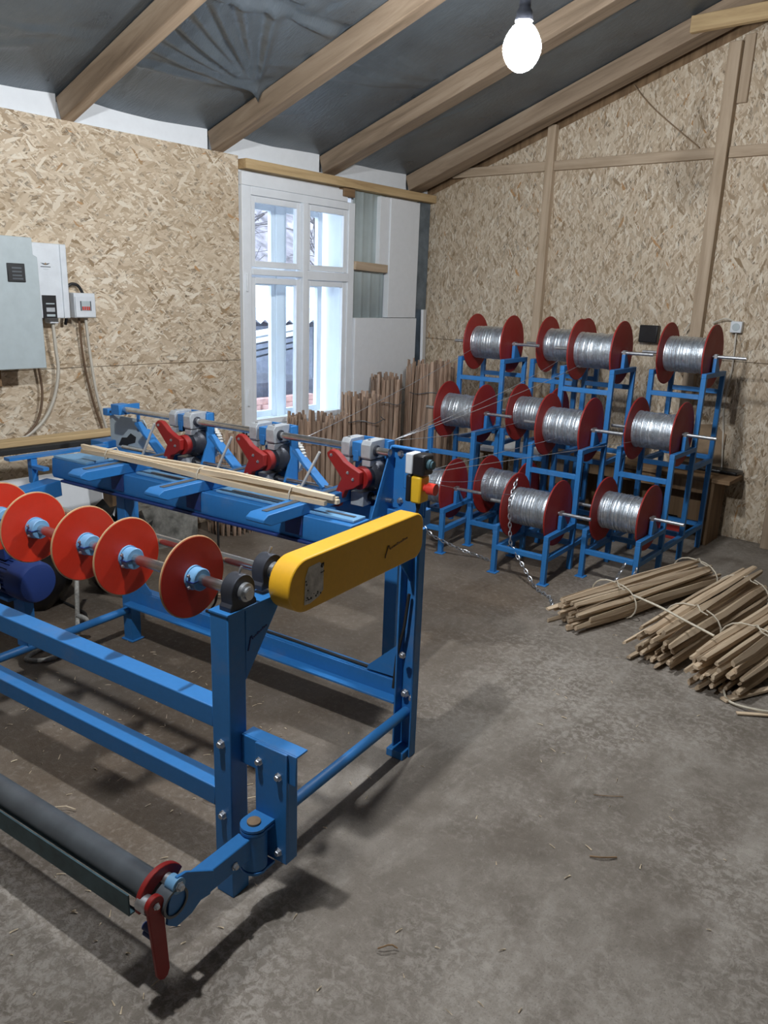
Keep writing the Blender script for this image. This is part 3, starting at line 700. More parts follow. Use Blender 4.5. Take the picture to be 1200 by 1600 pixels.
# roller tube near the floor with its keeper strip and red cam lever
tb = MB(); n = 32; r0, r1 = .036, .030; vv = []
for u in (-2.3, .140):
    for r_ in (r0, r1):
        for i in range(n):
            a = 2*math.pi*i/n; vv.append((u, -.272+r_*math.cos(a), .262+r_*math.sin(a)))
ff = []
for i in range(n):
    j = (i+1) % n
    ff += [(i, j, 2*n+j, 2*n+i), (n+j, n+i, 3*n+i, 3*n+j), (2*n+i, 2*n+j, 3*n+j, 3*n+i), (j, i, n+i, n+j)]
tb.add(vv, ff); rt = tb.build('roller_tube', M['pipe_grey'], mach)
b = MB(); b.box(-2.3, .035, -.322, -.318, .205, .262); b.box(-2.3, .035, -.318, -.300, .205, .209); b.build('keeper_strip', M['strip_teal'], mach)
bx('tube_end_bracket', BL, mach, -2.33, -2.29, -.30, .018, .22, .30)
cam = MB(); pts = []
for i in range(13):
    a = R(25)+R(165)*i/12; pts.append((.084, -.275+.068*math.cos(a), .270+.068*math.sin(a)))
for i in range(13):
    a = R(190)-R(165)*i/12; pts.append((.084, -.272+.042*math.cos(a), .262+.042*math.sin(a)))
cam.prism(pts, (.014, 0, 0)); cm = cam.build('cam_plate', M['red'], mach, .002)
b = MB(); b.cyl((.088, -.326, .280), (.120, -.326, .280), .020, n=24); b.build('cam_roller', M['zinc'], cm)
b = MB(); b.cyl((.118, -.322, .286), (.132, -.322, .286), .023, n=24); b.prism([(.120, -.343, .286), (.120, -.301, .286), (.120, -.290, .090), (.120, -.297, .074), (.120, -.308, .070), (.120, -.320, .078), (.120, -.326, .090)], (.010, 0, 0))
b.build('cam_lever', M['red'], mach, .002); 
b = MB(); b.cyl((.085, -.318, .205), (.112, -.318, .205), .010, n=12); b.cyl((.085, -.318, .188), (.112, -.318, .188), .009, n=12); b.build('stop_bolt', M['blue_dark'], cm); bolt(cm, (.132, -.322, .286), (1,0,0), .7)
# electric motor
mo = MB(); mo.lathe((-1.62, .42, .455), (1,0,0), [(-.10,.05),(-.07,.072),(-.06,.076),(.12,.076),(.13,.074)], 36)
motor = mo.build('electric_motor', M['blue_dark'], mach)
for i in range(26):
    a = 2*math.pi*i/26
    f = MB(); f.bar((-1.67, .42+.076*math.cos(a), .455+.076*math.sin(a)), (-1.505, .42+.076*math.cos(a), .455+.076*math.sin(a)), .003, .014, (0, math.cos(a), math.sin(a))); f.build('cooling_fin', M['blue_dark'], motor)
f = MB(); f.lathe((-1.505, .42, .455), (1,0,0), [(0,.086),(.085,.084),(.100,.076),(.104,.060),(.105,.01)], 36); f.build('fan_cowl', M['blue_dark'], motor)
bx('name_plate', M['cab_grey'], motor, -1.59, -1.535, .335, .3385, .425, .463, bevel=.001)
bx('terminal_box', M['blue_dark'], motor, -1.65, -1.55, .375, .465, .53, .585)
f = MB(); f.cyl((-1.55, .42, .555), (-1.525, .42, .555), .014, n=14); f.build('cable_gland', M['cab_grey'], motor)
bx('motor_mount', BL, mach, -1.70, -1.53, .36, .48, .360, .375); b = MB(); b.box(-1.56, -1.485, .40, .44, .153, .362); b.build('motor_post', BL, mach)

# ---- table
tbm = MB(); tbm.prism([(-1.93,.868,.820), (-1.93,.862,.745), (-1.93,.868,.728), (-1.93,.985,.728), (-1.93,.985,.820)], (1.72,0,0)); table = tbm.build('table_beam', BL, mach, .003)
bx('beam_flange', M['blue_dark'], table, -1.86, -.20, .855, .985, .716, .727)
bx('rear_beam', BL, mach, -2.05, -.15, 1.21, 1.33, .735, .800)
bx('rear_leg', BL, mach, -1.93, -1.87, 1.24, 1.30, 0, .735); bx('rear_leg', BL, mach, -.30, -.24, 1.24, 1.30, 0, .735)
for u in (-1.455, -.985, -.462):
    b = MB(); b.prism([(u-.042, .650, .850), (u-.042, .650, .838), (u-.042, .690, .821), (u-.042, 1.33, .821), (u-.042, 1.33, .864), (u-.042, .675, .864)], (.084,0,0)); a_ = b.build('support_arm', BL, mach, .003)
    bx('wear_strip', M['pipe_grey'], a_, u-.012, u+.012, .70, 1.20, .8645, .867, bevel=0)
    bx('saddle', M['blue_dark'], a_, u-.040, u+.040, .8585, .8620, .745, .8205, bevel=0)
for u0, u1 in ((-1.30, -1.05), (-.82, -.52), (-.35, -.22)):
    p_ = bx('slide_plate', M['blue_light'], mach, u0-.08, u1, .90, .975, .8205, .832)
    bx('slide_slot', M['pipe_grey'], p_, u0-.02, u1-.02, .93, .945, .8325, .834, bevel=0)
b = MB(); b.prism([(-1.92,.87,.8205), (-1.68,.87,.8205), (-1.68,1.02,.8205), (-1.86,1.06,.8205)], (0,0,.012)); b.build('slide_plate', M['blue_light'], mach, .002)
# left end frame
b = MB(); b.bar((-2.02, .70, .825), (-1.98, 1.20, .825), .05, .014); b.build('end_rail', BL, mach)
b = MB(); b.box(-2.02, -1.99, .80, .83, .70, .818); b.box(-2.02, -1.90, .80, .83, .77, .785); b.build('end_bracket', BL, mach)
b = MB(); b.bar((-1.86, .42, .66), (-1.93, .87, .68), .09, .075); b.build('end_beam', BL, mach, .003)
bx('end_block', BL, mach, -2.12, -2.02, 1.22, 1.36, .80, .835)
b = MB(); b.prism([(-2.06,1.30,.80), (-1.80,1.30,.80), (-1.77,1.30,.92), (-1.80,1.30,.965), (-2.06,1.30,.965)], (0,.006,0)); gpz = b.build('side_plate', M['cab_grey'], mach, .001)
b = MB(); b.prism([(-2.0,1.2985,.812), (-1.97,1.2985,.855), (-1.93,1.2985,.86), (-1.90,1.2985,.885), (-1.86,1.2985,.87), (-1.87,1.2985,.84), (-1.92,1.2985,.825), (-1.94,1.2985,.81)], (0,.001,0)); b.build('cut_hole', M['rubber'], gpz)
b = MB(); b.tube([(-2.03,1.28,.985), (-1.94,1.25,.99), (-1.86,1.20,1.01)], .006, 6); b.build('lead', M['dark_cast'], mach)
bx('lead_clip', BL, mach, -2.06, -2.02, 1.26, 1.30, .965, 1.0)

# ---- upper shaft and weaving heads
b = MB(); b.cyl((-1.84, 1.20, 1.025), (-.27, 1.20, 1.025), .0150, n=18); b.build('upper_shaft', M['steel'], mach)
bx('shaft_block', BL, mach, -1.87, -1.81, 1.165, 1.235, 1.0, 1.05)
b = MB(); b.box(-1.850, -1.830, 1.235, 1.30, 1.005, 1.045); b.box(-1.850, -1.830, 1.30, 1.306, .90, 1.045); b.build('shaft_stay', BL, mach)
b = MB(); b.cyl((-1.84, 1.20, .838), (-.25, 1.20, .838), .010, n=14); b.build('lower_shaft', M['steel'], mach)
for c in (-1.365, -.870, -.385):
    b = MB(); b.box(c-.09, c+.09, 1.262, 1.272, .80, 1.062)
    b.prism([(c+.080, 1.272, 1.062), (c+.080, 1.225, 1.062), (c+.080, 1.225, .93), (c+.080, 1.17, .80), (c+.080, 1.272, .80)], (.010,0,0))
    hd = b.build('weaving_head', BL, mach, .002)
    for u0, u1 in ((c-.088, c-.048), (c+.006, c+.050)):
        b = MB(); b.prism([(u0, 1.166, .992), (u0, 1.160, 1.000), (u0, 1.160, 1.048), (u0, 1.172, 1.064), (u0, 1.262, 1.064), (u0, 1.262, .992)], (u1-u0,0,0)); b.build('shaft_clamp', M['grey_cast'], hd, .002)
        bx('clamp_foot', M['grey_cast'], hd, u0+.004, u1-.002, 1.165, 1.262, .965, .988, bevel=.001)
        bolt(hd, ((u0+u1)/2, 1.185, 1.064), (0,0,1), .55)
    b = MB(); b.cyl((c+.050, 1.20, 1.025), (c+.058, 1.20, 1.025), .021, n=20); b.build('seal_ring', M['dark_cast'], hd)
    b = MB(); b.box(c-.044, c-.002, 1.172, 1.228, .998, 1.052); b.box(c-.036, c-.010, 1.168, 1.172, .978, 1.020); b.build('blue_clamp', M['blue'], hd, .003)
    b = MB(); b.lathe((c+.022, 1.262, .922), (0,-1,0), [(0,.064),(.055,.064),(.070,.058),(.085,.045),(.105,.044)], 32); gb = b.build('gearbox', M['dark_cast'], hd)
    for a in range(4): bolt(hd, (c+.022+.052*math.cos(a*math.pi/2+.7), 1.20, .922+.052*math.sin(a*math.pi/2+.7)), (0,-1,0), .8)
    b = MB(); b.cyl((c+.022, 1.160, .922), (c+.022, 1.128, .922), .044, n=28); b.build('red_hub', M['red'], hd, .002)
    b = MB(); b.prism([(c+.045,1.100,.952), (c+.005,1.100,.968), (c-.03,1.100,.985), (c-.045,1.100,1.000), (c-.072,1.100,1.020), (c-.095,1.100,1.024), (c-.112,1.100,1.010), (c-.108,1.100,.994), (c-.040,1.100,.918), (c-.058,1.100,.885), (c-.085,1.100,.815), (c-.078,1.100,.800), (c-.052,1.100,.802), (c-.020,1.100,.872), (c+.015,1.100,.884), (c+.045,1.100,.905)], (0,.028,0))
    lv = b.build('red_lever', M['red'], hd, .003)
    for du, z in ((-.09, 1.004), (-.01, .945), (.015, .922), (-.045, .86)): bolt(hd, (c+du, 1.100, z), (0,-1,0), .55)
    gr = MB(); nt_ = 34; pts = []
    for i in range(nt_*2):
        a = 2*math.pi*i/(nt_*2); r_ = .078 if (i//1) % 2 else .070; pts.append((c+.028+r_*math.cos(a), 1.285, .918+r_*math.sin(a)))
    gr.prism(pts, (0,.026,0)); gr.build('gear', M['nylon'], hd, 0, 15)
    # vee guide on the left of the head
    b = MB(); b.bar((c-.355, 1.20, .972), (c-.195, 1.20, .838), .012, .038, (0,-1,0)); 
    vg = b.build('guide_plate', M['blue'], hd, .001)
    b = MB(); b.bar((c-.335, 1.235, .935), (c-.215, 1.235, .835), .010, .03, (0,-1,0)); b.build('guide_plate', M['blue'], hd, .001)
    b = MB(); b.cyl((c-.205, 1.175, .988), (c-.300, 1.175, .825), .006, n=8); b.build('guide_rod', M['nylon'], hd)
    bx('guide_base', BL, hd, c-.33, c-.09, 1.17, 1.25, .801, .822)
    bx('lower_clamp', M['grey_cast'], hd, c-.03, c+.03, 1.15, 1.21, .805, .862); b = MB(); b.cyl((c+.030,1.20,.838), (c+.038,1.20,.838), .02, n=18); b.build('seal_ring', M['dark_cast'], hd)
# end housing and push button station
b = MB(); b.prism([(-.285, 1.255, 1.048), (-.285, 1.225, 1.048), (-.285, 1.10, .780), (-.285, 1.255, .780)], (.006,0,0)); b.box(-.280, -.130, 1.249, 1.255, .780, 1.048); b.box(-.280, -.130, 1.225, 1.249, 1.042, 1.048)
eh = b.build('end_housing', BL, mach, .001)
bx('housing_plate', BL, eh, -.215, -.125, 1.225, 1.231, .795, 1.03, bevel=.001)
bolt(eh, (-.250, 1.249, 1.018), (0,-1,0), 1.2); bolt(eh, (-.245, 1.249, .83), (0,-1,0), 1.2)
ps = MB(); ps.box(-.155, -.125, 1.125, 1.19, .975, 1.052); station = ps.build('push_button_station', M['white_plastic'], mach, .005)
bx('station_front', M['black'], station, -.124, -.072, 1.122, 1.193, .973, 1.052, bevel=.008)
b = MB(); b.cyl((-.072, 1.157, 1.014), (-.060, 1.157, 1.014), .020, n=24); b.cyl((-.060, 1.157, 1.014), (-.052, 1.157, 1.014), .015, n=20); b.build('start_button', M['strip_teal'], station)
bx('stop_back', M['black'], station, -.150, -.128, 1.125, 1.19, .870, .972, bevel=.006)
bx('stop_housing', M['yellow_plastic'], station, -.128, -.085, 1.124, 1.191, .868, .970, bevel=.008)
b = MB(); b.cyl((-.085, 1.157, .925), (-.068, 1.157, .925), .014, n=20); b.cyl((-.070, 1.157, .925), (-.038, 1.157, .925), .022, n=24); tag(b.build('stop_button', M['red_plastic'], station), 'red mushroom stop button')
b = MB(); b.cyl((-.110,1.157,.868), (-.110,1.157,.842), .012, .007, n=14); b.tube([(-.110,1.157,.845),(-.115,1.157,.82),(-.14,1.157,.80),(-.19,1.16,.785)], .006, 6); b.build('cable_gland', M['rubber'], station)
bx('station_bracket', BL, mach, -.20, -.13, 1.19, 1.225, .90, 1.03)

# ------------------------------------------------------------------ laths lying on the support arms
def place(o, p0, p1, roll=0, parent=None):
    p0, p1 = Vector(p0), Vector(p1); d = (p1-p0).normalized()
    q = d.to_track_quat('Z', 'Y').to_matrix() @ Matrix.Rotation(roll, 3, 'Z')
    m = q.to_4x4(); m.translation = p0; o.matrix_local = m
def MW(u, v, z):
    a = R(6.7207); return Vector((-1.42+u*math.cos(a)-v*math.sin(a), 1.081+u*math.sin(a)+v*math.cos(a), z))
lb = empty('lath_bundle', MW(-1.0, .915, .868), R(6.7207)); tag(lb, 'bundle of pale fresh laths tied with string across the blue support arms', 'wood bundle')
for k, (dv, dz, l0, l1, w, h) in enumerate(((-.024, .010, -.73, .66, .022, .018), (0, .010, -.70, .70, .020, .018), (.022, .010, -.72, .68, .020, .017), (-.014, .028, -.74, .69, .022, .016), (.010, .029, -.71, .67, .022, .016))):
    b = MB(); n = 7; vv = []
    for i in range(n):
        t = i/(n-1); z = (l1-l0)*t; bow = .012*math.sin(t*6+k)*.6; ww = w*(.75+.25*math.sin(math.pi*min(1, t*1.15+.05)))
        vv += [(-ww/2+bow, -h/2, z), (ww/2+bow, -h/2, z), (ww/2+bow*1.1, h/2, z), (-ww/2+bow, h/2, z)]
    ff = [(i*4+j, i*4+(j+1) % 4, (i+1)*4+(j+1) % 4, (i+1)*4+j) for i in range(n-1) for j in range(4)] + [(3,2,1,0), tuple(range(4*n-4, 4*n))]
    b.add(vv, ff); o = b.build('lath', M['lath'], lb); place(o, (l0, dv, dz), (l1, dv, dz), math.pi/2)
for u in (-.55, .02, .50):
    b = MB(); b.tube([(u, -.040, .001), (u, -.040, .020), (u+.002, -.028, .041), (u, .024, .041), (u, .036, .02), (u, .036, .001)], .0028, 5, True); b.build('string_tie', M['string'], lb)

# ------------------------------------------------------------------ spool racks
def make_rack():
    rk = empty('spool_rack')
    def t(name, *b): return bx(name, M['blue'], rk, *b, bevel=.002)
    W2, s = .18, .03
    for side in (-1, 1):
        x0, x1 = (-W2, -W2+s) if side < 0 else (W2-s, W2)
        for i, top in enumerate((.300, .755, 1.210)):
            y = .38*i
            lg = t('leg', x0, x1, y, y+s, 0 if i == 0 else 0.0, top-s)
            if i == 0: bx('foot_plate', M['blue'], lg, x0-.015, x1+.015, y-.015, y+s+.015, 0, .006)
            t('step_bar', x0, x1, y, y+.38 if i < 2 else y+.38+s, top-s, top)
            ps_ = t('axle_post', x0+.004, x1-.004, y+.175, y+.215, top, top+.0865)
            g_ = MB(); g_.prism([(x0+.012, y+.215, top+.10), (x0+.012, y+.215, top), (x0+.012, y+.30, top)], (.006,0,0)); g_.build('axle_gusset', M['blue'], ps_)
            b = MB(); b.box(x0+.006, x1-.006, y+.178, y+.183, top+.0865, top+.112); b.box(x0+.006, x1-.006, y+.207, y+.212, top+.0865, top+.112); b.box(x0+.006, x1-.006, y+.178, y+.212, top+.109, top+.113); b.build('axle_clip', M['zinc'], ps_)
        t('leg', x0, x1, 1.14, 1.14+s, 0, 1.18)
        t('side_bar', x0, x1, s, 1.14, .14, .17)
        t('side_bar', x0, x1, .76+s, 1.14, .60, .63)
    for i, z in enumerate((.150, .570, 1.050)):
        t('cross_bar', -W2+s, W2-s, .38*i, .38*i+s, z, z+s)
    for y, z in ((.39, .15), (.77, .15), (1.14, .15), (1.14, .62), (1.14, 1.06), (.77, .60)):
        t('cross_bar', -W2+s, W2-s, y, y+s, z, z+s)
    return rk
def make_spool(seed):
    rnd = random.Random(seed); sp = empty('wire_spool')
    for x in (-.146, .137):
        b = MB(); b.lathe((x, 0, 0), (1,0,0), [(0,.196),(.003,.198),(.006,.198),(.009,.196)], 48); b.build('flange', M['flange_red'], sp, 0, 40)
    prof = []; x = -.136; rr_ = .113
    while x < .130:
        r_ = rr_+rnd.uniform(-.0035, .0035); prof += [(x, r_-.0035), (x+.0025, r_), (x+.0052, r_)]; x += .0082
    prof.append((.1365, .108))
    b = MB(); b.lathe((0,0,0), (1,0,0), prof, 30); b.build('wire_coil', M['galv'], sp, 0, 40)
    b = MB(); b.cyl((-.31,0,0), (.345,0,0), .0105, n=14); b.build('axle', M['zinc'], sp)
    return sp
def copy_tree(o, parent=None):
    c = o.copy(); COL.objects.link(c); c.parent = parent
    for ch in list(o.children): copy_tree(ch, c)
    return c
rack0 = make_rack(); spools = [make_spool(s) for s in (1, 2, 3)]
RACKS = [(-2.905, 3.885, 7.0, 'leftmost'), (-2.545, 4.185, 3.5, 'second'), (-2.135, 3.855, 3.6, 'third'), (-1.712, 4.170, .8, 'rightmost')]
rlabel = ['leftmost stepped blue tube rack, next to the push button station', 'stepped blue tube rack set back between the first and third racks', 'stepped blue tube rack standing foremost with a chain on its spool', 'rightmost stepped blue tube rack beside the lying stakes']
SP = {}
used = 0
for i, (x, y, a, nm) in enumerate(RACKS):
    rk = rack0 if i == 0 else copy_tree(rack0)
    rk.location = (x, y, 0); rk.rotation_euler = (0, 0, R(a)); tag(rk, rlabel[i], 'rack', 'stepped spool racks')
    for k in range(3):
        src = spools[(i+k) % 3]
        if used < 3 and not src.get('placed'): sp = src; src['placed'] = 1; used += 1
        else: sp = copy_tree(src)
        d = .195+.38*k; aa = R(a)
        p = Vector((x-d*math.sin(aa), y+d*math.cos(aa), .3975+.455*k))
        sp.location = p; sp.rotation_euler = (random.uniform(0, 6), 0, aa)
        tag(sp, 'red flanged spool of shiny grey wire, %s tier of the %s rack' % (('bottom', 'middle', 'top')[k], nm), 'wire spool', 'spools of fencing wire')
        SP[(i, k)] = p
for s in spools:
    if 'placed' in s: del s['placed']
for o in bpy.data.objects:
    if 'placed' in o: del o['placed']

# wires running from the spools to the heads
def wire(p0, p1, sag, label, r=.0016):
    p0, p1 = Vector(p0), Vector(p1)
    b = MB(); b.tube([p0.lerp(p1, t/8)-Vector((0,0,sag*4*(t/8)*(1-t/8))) for t in range(9)], r, 4)
    tag(b.build('steel_wire', M['zinc'], None, 0, 180), label, 'wire', 'wires running from the spools to the machine')
EY = MW(-.345, 1.34, 1.045); EL = MW(-.30, 1.36, .90); E2 = MW(-.85, 1.33, .97)
for (i, k), e, dz, sag, lab in (((2,2), EY, -.11, .02, 'thin wire from the top spool of the third rack to the right head'), ((1,2), EY, -.10, .03, 'thin wire from the top spool of the second rack to the right head'),
        ((0,1), EY, .05, .01, 'thin wire from the middle spool of the leftmost rack to the right head'), ((1,1), EY, -.08, .02, 'thin wire from the middle spool of the second rack to the right head'),
        ((1,0), EL, .11, .03, 'thin wire from the bottom spool of the second rack to the machine'), ((2,0), EL, .11, .02, 'thin wire from the bottom spool of the third rack to the machine'),
        ((2,1), EL, -.10, .0, 'thin wire from the middle spool of the third rack to the machine'), ((3,1), EL, -.10, .0, 'thin wire from the middle spool of the rightmost rack to the machine'),
        ((0,2), E2, .0, .02, 'thin wire from the top spool of the leftmost rack to the middle head')):
    p = SP[(i, k)]; dirv = (Vector(e)-p).normalized()
    wire(e, p + dirv*.10 + Vector((random.uniform(-.08,.08), 0, dz*.6)), sag, lab)

# chains
def chain(pts, label):
    P = [Vector(p) for p in pts]; seg = []; step = .026
    L = [0.]
    for a_, c_ in zip(P, P[1:]): L.append(L[-1]+(c_-a_).length)
    b = MB(); t = 0; k = 0
    def at(s):
        for j in range(len(P)-1):
            if s <= L[j+1]: return P[j].lerp(P[j+1], (s-L[j])/max(1e-6, L[j+1]-L[j]))
        return P[-1]
    while t+step < L[-1]:
        p, q = at(t), at(t+step); d = (q-p).normalized(); s1 = d.orthogonal().normalized(); s2 = d.cross(s1); s1 = s1 if k % 2 else s2
        m_ = (p+q)/2; ring = [m_+d*.018*math.cos(2*math.pi*i/8)+s1*.009*math.sin(2*math.pi*i/8) for i in range(8)]
        b.tube(ring, .0032, 4, True); t += step; k += 1
    tag(b.build('steel_chain', M['zinc'], None, 0, 80), label, 'chain', 'chains hanging on the racks')
p30 = SP[(2,0)]
chain([p30+Vector((-.13,-.03,.17)), p30+Vector((-.12,-.115,.05)), p30+Vector((-.11,-.125,-.02)), p30+Vector((-.06,-.17,-.20)), (-1.99,3.80,.02), (-1.93,3.76,.008), (-1.84,3.72,.008), (-1.77,3.62,.008)], 'steel chain hanging over the lowest spool of the foremost rack down to the floor')
chain([(-1.60,4.152,.16), (-1.63,4.145,.08), (-1.655,4.13,.008), (-1.62,4.10,.008)], 'short chain looped on the left of the rightmost front rack leg')
chain([(-1.53,4.152,.15), (-1.535,4.14,.06), (-1.55,4.11,.008)], 'short chain end on the right of the rightmost front rack leg')
chain([(-3.02,3.86,.33), (-2.93,3.86,.22), (-2.78,3.87,.12), (-2.62,3.95,.05), (-2.50,4.02,.012), (-2.40,4.0,.008)], 'chain slung low between the leftmost and second racks')

# ------------------------------------------------------------------ pickets
def picket_mesh(name, mat, L, w, h, seed, point_bottom=False, n=6):
    rnd = random.Random(seed); b = MB(); vv = []
    sec = [(rnd.uniform(.8,1.1)*math.cos(a), rnd.uniform(.8,1.1)*math.sin(a)) for a in [2*math.pi*k/5+rnd.uniform(-.2,.2) for k in range(5)]]
    ox = oy = 0
    for i in range(n):
        t = i/(n-1); s = 1.0 if 0 < i < n-1 else .62
        if i == 0 and point_bottom: s = .25
        ox += rnd.uniform(-.006,.006); oy += rnd.uniform(-.004,.004)
        tw = rnd.uniform(-.06,.06)
        vv += [((x*math.cos(tw)-y*math.sin(tw))*w/2*s*rnd.uniform(.92,1.08)+ox, (x*math.sin(tw)+y*math.cos(tw))*h/2*s+oy, L*t) for x, y in sec]
    ff = [(i*5+j, i*5+(j+1) % 5, (i+1)*5+(j+1) % 5, (i+1)*5+j) for i in range(n-1) for j in range(5)] + [(4,3,2,1,0), tuple(range(5*n-5, 5*n))]
    b.add(vv, ff); return b.mesh(name, mat, 25)
PK = [picket_mesh('picket', M['picket'], 1.0, .046, .026, s, s % 2 == 0) for s in range(8)]
def fence_roll(x, y, r, h, turns, seed, label):
    rnd = random.Random(seed); root = empty('picket_fence_roll', (x, y, 0)); tag(root, label, 'fence roll', 'rolls of paling fence along the window wall')
    th = rnd.uniform(0, 6); rr_ = r; end = th+2*math.pi*turns
    while th < end and rr_ > .03:
        o = link('picket', rnd.choice(PK), root); hh = h*rnd.uniform(.965, 1.03)
        o.location = (rr_*math.cos(th), rr_*math.sin(th), 0); o.rotation_euler = (rnd.uniform(-.02,.02), rnd.uniform(-.02,.02), th+math.pi/2+rnd.uniform(-.25,.25)+(math.pi if rnd.random() < .5 else 0))
        o.scale = (rnd.uniform(.75,1.1), rnd.uniform(.8,1.25), hh)
        th += .039/rr_; rr_ -= .039*.045/(2*math.pi*rr_)
    for z in (h*.2, h*.78):
        b = MB(); b.tube([((r+.014)*math.cos(2*math.pi*i/24), (r+.014)*math.sin(2*math.pi*i/24), z+.012*math.sin(i*1.3)) for i in range(24)], .0035, 5, True); b.build('wire_tie', M['pipe_grey'], root)
for a in ((-4.06, 3.28, .185, .655, 1.7, 1, 'low roll of paling fence standing left, behind the weaving heads'),
          (-4.04, 4.06, .235, .735, 1.8, 2, 'wide low roll of paling fence under the window'),
          (-3.99, 4.53, .165, .855, 1.8, 3, 'waist high roll of paling fence right of the window'),
          (-4.125, 4.98, .14, .965, 1.9, 4, 'slim taller roll of paling fence before the white foam panel'),
          (-3.95, 5.36, .215, 1.07, 1.9, 5, 'tallest roll of paling fence standing in the corner')): fence_roll(*a)
# sheet of foam leaning in the corner
fo = bx('foam_offcut', M['foam'], None, -.012, .012, -.045, .045, 0, 1.5, bevel=.003); fo.location = (-4.27, 5.68, 0); fo.rotation_euler = (0, R(-1.2), R(20)); tag(fo, 'narrow white foam offcut leaning upright in the corner', 'foam offcut')

# lying stakes
SK = [picket_mesh('stake', M['stake'], 1.0, .046, .030, 50+s, False, 7) for s in range(8)]
def stake_bundle(n0, n1, w, h, count, L, seed, label, ties, flare=1.25):
    rnd = random.Random(seed); n0, n1 = Vector(n0), Vector(n1); c = (n0+n1)/2; d = (n1-n0).normalized(); sx = Vector((d.y, -d.x, 0))
    root = empty('stake_bundle', (c.x, c.y, 0)); tag(root, label, 'wood bundle', 'tied bundles of split stakes on the floor')
    half = (n1-n0).length/2; spots = []
    rows = 5
    step = .042; z = .018; row = 0
    while z < h and len(spots) < count:
        ww = w*math.sqrt(max(.12, 1-(abs(z-h*.45)/(h*.62))**2)); k = max(2, int(ww/step))
        for i in range(k): spots.append(((i-(k-1)/2)*step+rnd.uniform(-.008,.008), z+rnd.uniform(-.004,.004)))
        z += .030; row += 1
    for a_, z in spots:
        o = link('stake', rnd.choice(SK), root); l_ = L*rnd.uniform(.9,1.04); sh = rnd.uniform(-.06,.05)
        f0, f1 = flare*rnd.uniform(.9,1.1), 1.0*rnd.uniform(.85,1.12)
        pa = -d*(half+sh) + sx*a_*f0 + Vector((0,0,max(.016, z*f0*.92))); pb = -d*(half+sh) + d*l_ + sx*a_*f1 + Vector((0,0,max(.016, z*f1+rnd.uniform(-.006,.01))))
        place(o, pa, pb, rnd.uniform(0,6)); o.scale = (rnd.uniform(.75,1.15), rnd.uniform(.8,1.2), l_)
    for t_ in ties:
        pp = []
        for i in range(20):
            a_ = 2*math.pi*i/20; pp.append(d*t_*half + sx*(w/2+.012)*math.copysign(abs(math.cos(a_))**.8, math.cos(a_)) + Vector((0,0,max(.004, h*.50+(h*.52+.012)*math.sin(a_)))))
        b = MB(); b.tube(pp, .0042, 5, True)
        b.tube([pp[5], pp[5]+Vector((.02,-.03,.02)), pp[5]+Vector((.05,-.08,.012)), pp[5]+Vector((.09,-.09,.005))], .0032, 4); b.build('twine_tie', M['string'], root)
    return root
stake_bundle((-1.585, 3.43, 0), (-1.27, 4.62, 0), .27, .16, 44, 1.22, 11, 'left tied bundle of split stakes lying in front of the rightmost rack', (-.42, .78), 1.05)
stake_bundle((-1.095, 3.30, 0), (-.985, 4.50, 0), .26, .17, 60, 1.22, 12, 'middle bundle of split stakes with their ends facing the camera', (-.30, .75), 1.05)
stake_bundle((-.805, 3.22, 0), (-.655, 4.43, 0), .27, .19, 60, 1.22, 13, 'right bundle of split stakes running out of the picture', (-.35, .6), 1.05)
cable('loose_strap', M['string'], [(-1.33,3.62,.19),(-1.15,3.50,.215),(-1.0,3.42,.215),(-.86,3.38,.20)], .006, 'pale strap lying across the middle bundle of stakes', 'strap', 5)
cable('loose_strap', M['string'], [(-.78,3.33,.03),(-.72,3.20,.01),(-.60,3.18,.02),(-.48,3.25,.02)], .006, 'pale strap end curling on the floor right of the stakes', 'strap', 5)
def lath_piece(p0, p1, w, h, label):
    b = MB(); L = (Vector(p1)-Vector(p0)).length
    b.prism([(-w/2,0,0), (w/2,0,0), (w*.3,0,L*.6), (w*.15,0,L), (-w*.1,0,L), (-w*.45,0,L*.5)], (0,h,0)); o = b.build('wood_splinter', M['stake'], None); place(o, p0, p1); tag(o, label, 'splinter', 'larger splinters on the floor'); return o
lath_piece((-.735,3.19,.004), (-.53,3.58,.02), .035, .010, 'long pale splinter lying beside the right bundle of stakes')
lath_piece((-.66,3.12,.004), (-.40,3.30,.01), .02, .006, 'thin splinter crossing the strap beside the right bundle')

# ------------------------------------------------------------------ bench behind the racks
bn = empty('low_bench', (-2.05, 5.53, 0)); tag(bn, 'low brown wooden bench along the gable wall behind the racks', 'bench')
o = beam('bench_top', bn, M['bench'], (-.78, 0, .465), (.62, 0, .465), .29, .03)
for x in (-.74, .50): bx('end_panel', M['bench'], bn, x-.02, x+.02, -.13, .13, 0, .449)
bx('back_panel', M['bench'], bn, -.72, .48, .11, .13, .05, .449); bx('front_apron', M['bench'], bn, -.72, .48, -.125, -.105, .36, .449)
bx('block', M['rafter'], bn, -.66, -.52, -.16, -.128, .24, .449)
rg = MB(); rg.prism([(-1.92,YB-.16,.482), (-1.45,YB-.16,.482), (-1.44,YB-.03,.482), (-1.90,YB-.03,.482)], (0,0,.025)); tag(rg.build('dark_rag', M['black_bag'], None, .008), 'dark rag lying at the back of the bench', 'rag')
cd = MB(); cd.prism([(-1.86,YB-.03,.505), (-1.60,YB-.03,.505), (-1.60,YB-.012,.74), (-1.70,YB-.012,.80), (-1.86,YB-.012,.78)], (0,-.006,0)); tag(cd.build('cardboard_sheet', M['cardboard'], None), 'sheet of pale cardboard propped on the bench against the wall', 'cardboard')
